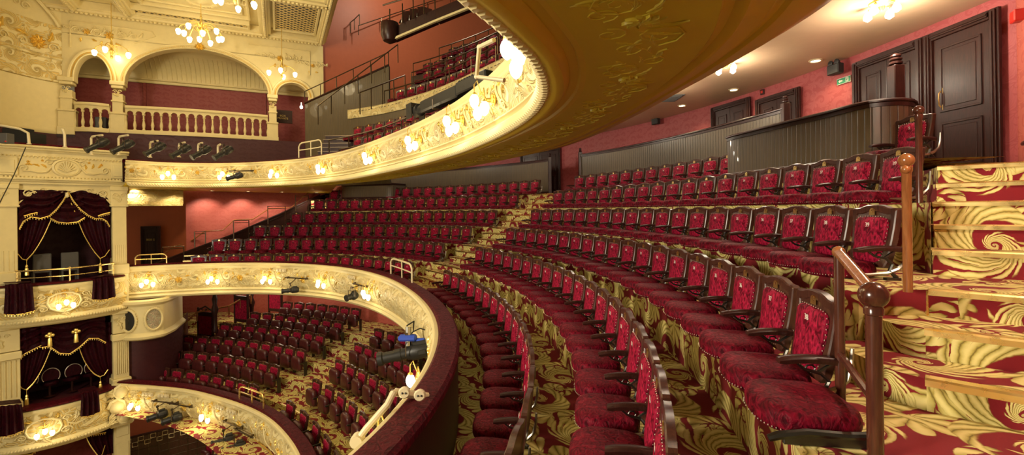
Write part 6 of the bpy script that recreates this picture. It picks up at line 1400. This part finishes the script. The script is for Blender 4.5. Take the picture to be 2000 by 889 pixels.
hung_light(LF, low_off, 470, 862, .35, 'black spotlight at the bottom edge, upper of two', -5.2, (-.9, -.5, -.1), .55, .12); hung_light(LF, low_off, 492, 875, .3, 'black spotlight at the bottom edge, lower of two', -5.2, (-.9, -.5, -.1), .55, .12)
# long followspot on the upper front
a, b = at_depth(822, 214, 8.6), at_depth(960, 152, 7.0); d = (b-a).normalized(); L = (b-a).length; root = empty('followspot', a, label='long dark green followspot lying over the upper circle front', cat='stage light'); Mr = d.to_track_quat('Z', 'Y').to_matrix().to_4x4()
mb = MB(); mb.M = Mr; mb.box((-.10, -.10, .12), (.10, .11, L*.62), .03); mb.box((-.12, -.08, L*.62), (.12, .12, L), .02)
for k in range(6): mb.box((-.11, .115, L*.66+k*.07), (.11, .13, L*.66+k*.07+.035))
mb.build('body', M['greenblack'] if 'greenblack' in M else M['black'], root)
mb = MB(); mb.M = Mr; mb.lathe([(.08, .12), (.08, .0), (.115, -.02), (.12, -.14), (.10, -.15)], n=18); mb.build('lens_barrel', M['black'], root)
mb = MB(); mb.M = Mr; mb.lathe([(.10, -.12), (.05, -.145), (.001, -.15)], n=18); mb.build('lens', M['glass'], root)
mb = MB(); mb.M = Mr; mb.box((-.14, -.14, -.30), (-.125, .14, -.10)); mb.box((.125, -.14, -.30), (.14, .14, -.10)); mb.box((-.14, .125, -.30), (.14, .14, -.12)); mb.build('barn_door', M['black'], root)
m_ = a.lerp(b, .35)-a; mb = MB(); mb.tube([m_+Vector((.16, .05, 0)), m_+Vector((.16, .05, -.16)), m_+Vector((-.16, -.05, -.16)), m_+Vector((-.16, -.05, 0))], .014, 6); mb.tube([m_+Vector((0, 0, -.16)), m_+Vector((.1, .1, -.30))], .02, 6); mb.build('yoke', M['railmetal'], root)
# large spotlight with blue strap in front of the dress circle front
p = at_depth(795, 690, 7.7); pr = profile_light(p, p+Vector((-1, -.1, -.18)), 'large black spotlight with a blue strap in front of the dress circle front', .95, .125)
mb = MB(); mb.tube([(.02, 0, .12), (.02, .05, .42)], .05, 8); mb.build('clamp_arm', M['steel'], pr); mb = MB(); mb.box((-.14, -.06, .20), (.16, .08, .30), .03); mb.box((.14, -.02, .16), (.30, .05, .24), .02); mb.build('blue_strap', M['blue'], pr); mb = MB(); mb.tube([(.1, 0, .35), (.2, .1, .38), (.32, .1, .34), (.42, .05, .40)], .010, 6); mb.tube([(.0, 0, .45), (.1, .1, .5), (.06, .2, .3), (-.02, .05, .2)], .012, 6); mb.build('cables', M['black'], pr)
# near cream conduit bracket
def at3(px, py, Y): return at_depth(px, py, Y)
Pn = [at3(697, 862, 3.75), at3(715, 838, 3.78), at3(757, 790, 3.85), at3(768, 768, 3.9), at3(776, 765, 3.95)]
root = empty('conduit_bracket', Pn[0], label='cream cranked bracket with round sockets in front of the dress circle front', cat='bracket'); T_ = Matrix.Translation(-Pn[0]); mb = MB(); mb.M = T_; mb.tube(Pn, .028, 10); mb.lathe([(.05, -.03), (.055, 0), (.055, .05), (.04, .06)], Pn[0], 14, 'y'); mb.build('pipe', M['bracket'], root)
mb = MB(); mb.M = T_; mb.tube([at3(772, 766, 3.95), at3(835, 775, 4.1)], .035, 8); mb.build('socket_bar', M['bracket'], root)
for px, py in ((792, 763), (822, 768)): mb = MB(); mb.M = T_; c = at3(px, py, 3.95); mb.lathe([(.045, -.02), (.05, -.05), (.04, -.06), (.001, -.06)], c, 16, 'y'); mb.build('socket', M['bracket'], root); mb = MB(); mb.M = T_; mb.ball(c+Vector((-.014, -.062, 0)), .009, 8); mb.ball(c+Vector((.014, -.062, 0)), .009, 8); mb.build('socket_holes', M['black'], root)
mb = MB(); mb.M = T_; c = at3(712, 862, 3.78); mb.M = T_ @ Matrix.Translation(c) @ Matrix.Rotation(R_(-18), 4, 'Y'); mb.box((-.09, -.03, -.07), (.10, .03, .02), .008); mb.build('label_box', M['bracket'], root); q = text('NO 605', .035, 'railmetal', root, c-Pn[0]+Vector((.0, -.032, -.01)), (R_(90), R_(-18), 0))
Pn = [at_depth(936, 92, 2.75), at_depth(931, 150, 2.75), at_depth(985, 157, 2.62)]; root = empty('conduit_bracket', Pn[0], label='cream bracket frame behind the nearest glass lamp on the upper circle front', cat='bracket'); T_ = Matrix.Translation(-Pn[0]); mb = MB(); mb.M = T_; mb.tube(Pn, .013, 10); mb.tube([Pn[0], at_depth(965, 78, 2.6)], .013, 8); mb.ball(Pn[0], .016, 10); mb.ball(Pn[1], .016, 10); mb.build('pipe', M['bracket'], root)
# tubular guard rails standing on the fronts
def front_rail(path, pxa, pxb, z, h, label, out=.05, mat='brass'):
    a, b = path.s_ray(q_of(*pxa)), path.s_ray(q_of(*pxb)); a, b = min(a, b), max(a, b); P0, T0_ = path.at(a); o = empty('front_guard_rail', (P0.x, P0.y, z), label=label, cat='railing')
    def g(t, hh): P, T = path.at(a+(b-a)*t); return Vector((P.x+T.y*out, P.y-T.x*out, z+hh)) - Vector(o.location)
    mb = MB(); mb.tube([g(0, 0), g(0, h*.75), g(.05, h*.93), g(.14, h), g(.5, h), g(.86, h), g(.95, h*.93), g(1, h*.75), g(1, 0)], .022, 8); mb.build('hoop', M[mat], o)
    mb = MB(); mb.tube([g(t/6, h*.55) for t in range(7)], .016, 6); mb.build('middle_rail', M[mat], o); mb = MB(); mb.tube([g(.5, 0), g(.5, h)], .016, 6); mb.build('middle_post', M[mat], o)
front_rail(FD, (750, 520), (789, 530), -1.63, .42, 'cream tubular guard rail on the velvet top at the foot of the middle aisle', .18, 'bracket'); front_rail(FD, (264, 515), (324, 512), -1.63, .32, 'brass tubular guard rail on the far left end of the dress circle front')
front_rail(LF, (461, 775), (507, 790), -5.17, .38, 'brass tubular guard rail on the lower tier front at the foot of its aisle', .1); front_rail(K, (578, 292), (622, 288), 1.68, .50, 'cream tubular guard rail on the upper circle front near the boarded partition', .1, 'bracket')
q = MB(); pts = [at_depth(50, 288, 12.6), at_depth(28, 340, 12.2), at_depth(0, 395, 11.6), at_depth(-20, 440, 11.2)]; q.tube(pts, .012, 5); tag(q.build('hanging_cable', M['black']), 'thin black cable slanting down across the left pilaster', 'cable')
lamp((-8.5, 9.0, 6.2), PW['roof'], WARM, .8, 'house_fill')  # added fill lamp without a fixture, lighting the whole hall
al = bpy.data.lights.new('stage_side_fill', 'AREA'); al.energy = PW['stage']; al.color = WHITE; al.shape = 'DISK'; al.size = 3.0; ao = bpy.data.objects.new('stage_side_fill', al); col.objects.link(ao); ao.location = (-10, -2.5, 1.2); ao.rotation_euler = (Vector((2, 8, -.6))-Vector(ao.location)).to_track_quat('-Z', 'Y').to_euler()  # added unseen area light from the stage side, brightening the seat backs
# added bare lamps brightening the far wall, the lower tier and the stalls
for x, y, z, p_ in ((-4.5, 21.0, 11.0, 380), (-11.3, 19.4, -2.95, 45), (-9.3, 19.3, -2.95, 30), (-6.0, 18.0, -2.95, 22), (-12, 17.0, -6.6, 40), (-9, 15.5, -6.6, 50)): lamp((x, y, z), p_, WHITE, .2)

# dark string of the far stairs
pts_ = [(-12.55, 16.4, -1.78), (-12.3, 17.1, -1.55), (-11.4, 18.9, -.93), (-10.25, 20.6, -.10), (-9.25, 22.6, .80)]; q = MB()
q.grid([[(x, y, z-1.3) for x, y, z in pts_], [(x, y, z) for x, y, z in pts_]]); q.build('string_board', M['darkwood']); so_ = bpy.data.objects[-1] if 0 else None
for o in list(col.objects):
    if o.name == 'string_board': o['label'] = 'dark sloping string board of the far stairs behind the row ends'; o['category'] = 'stair string'
q = MB(); q.tube([(x, y, z+.02) for x, y, z in pts_], .03, 6); q.tube([(x, y, z-.09) for x, y, z in pts_], .014, 5); o = q.build('string_moulding', M['bracket'] if 0 else M['darkwood']); o.parent = [p for p in col.objects if p.name == 'string_board'][0]
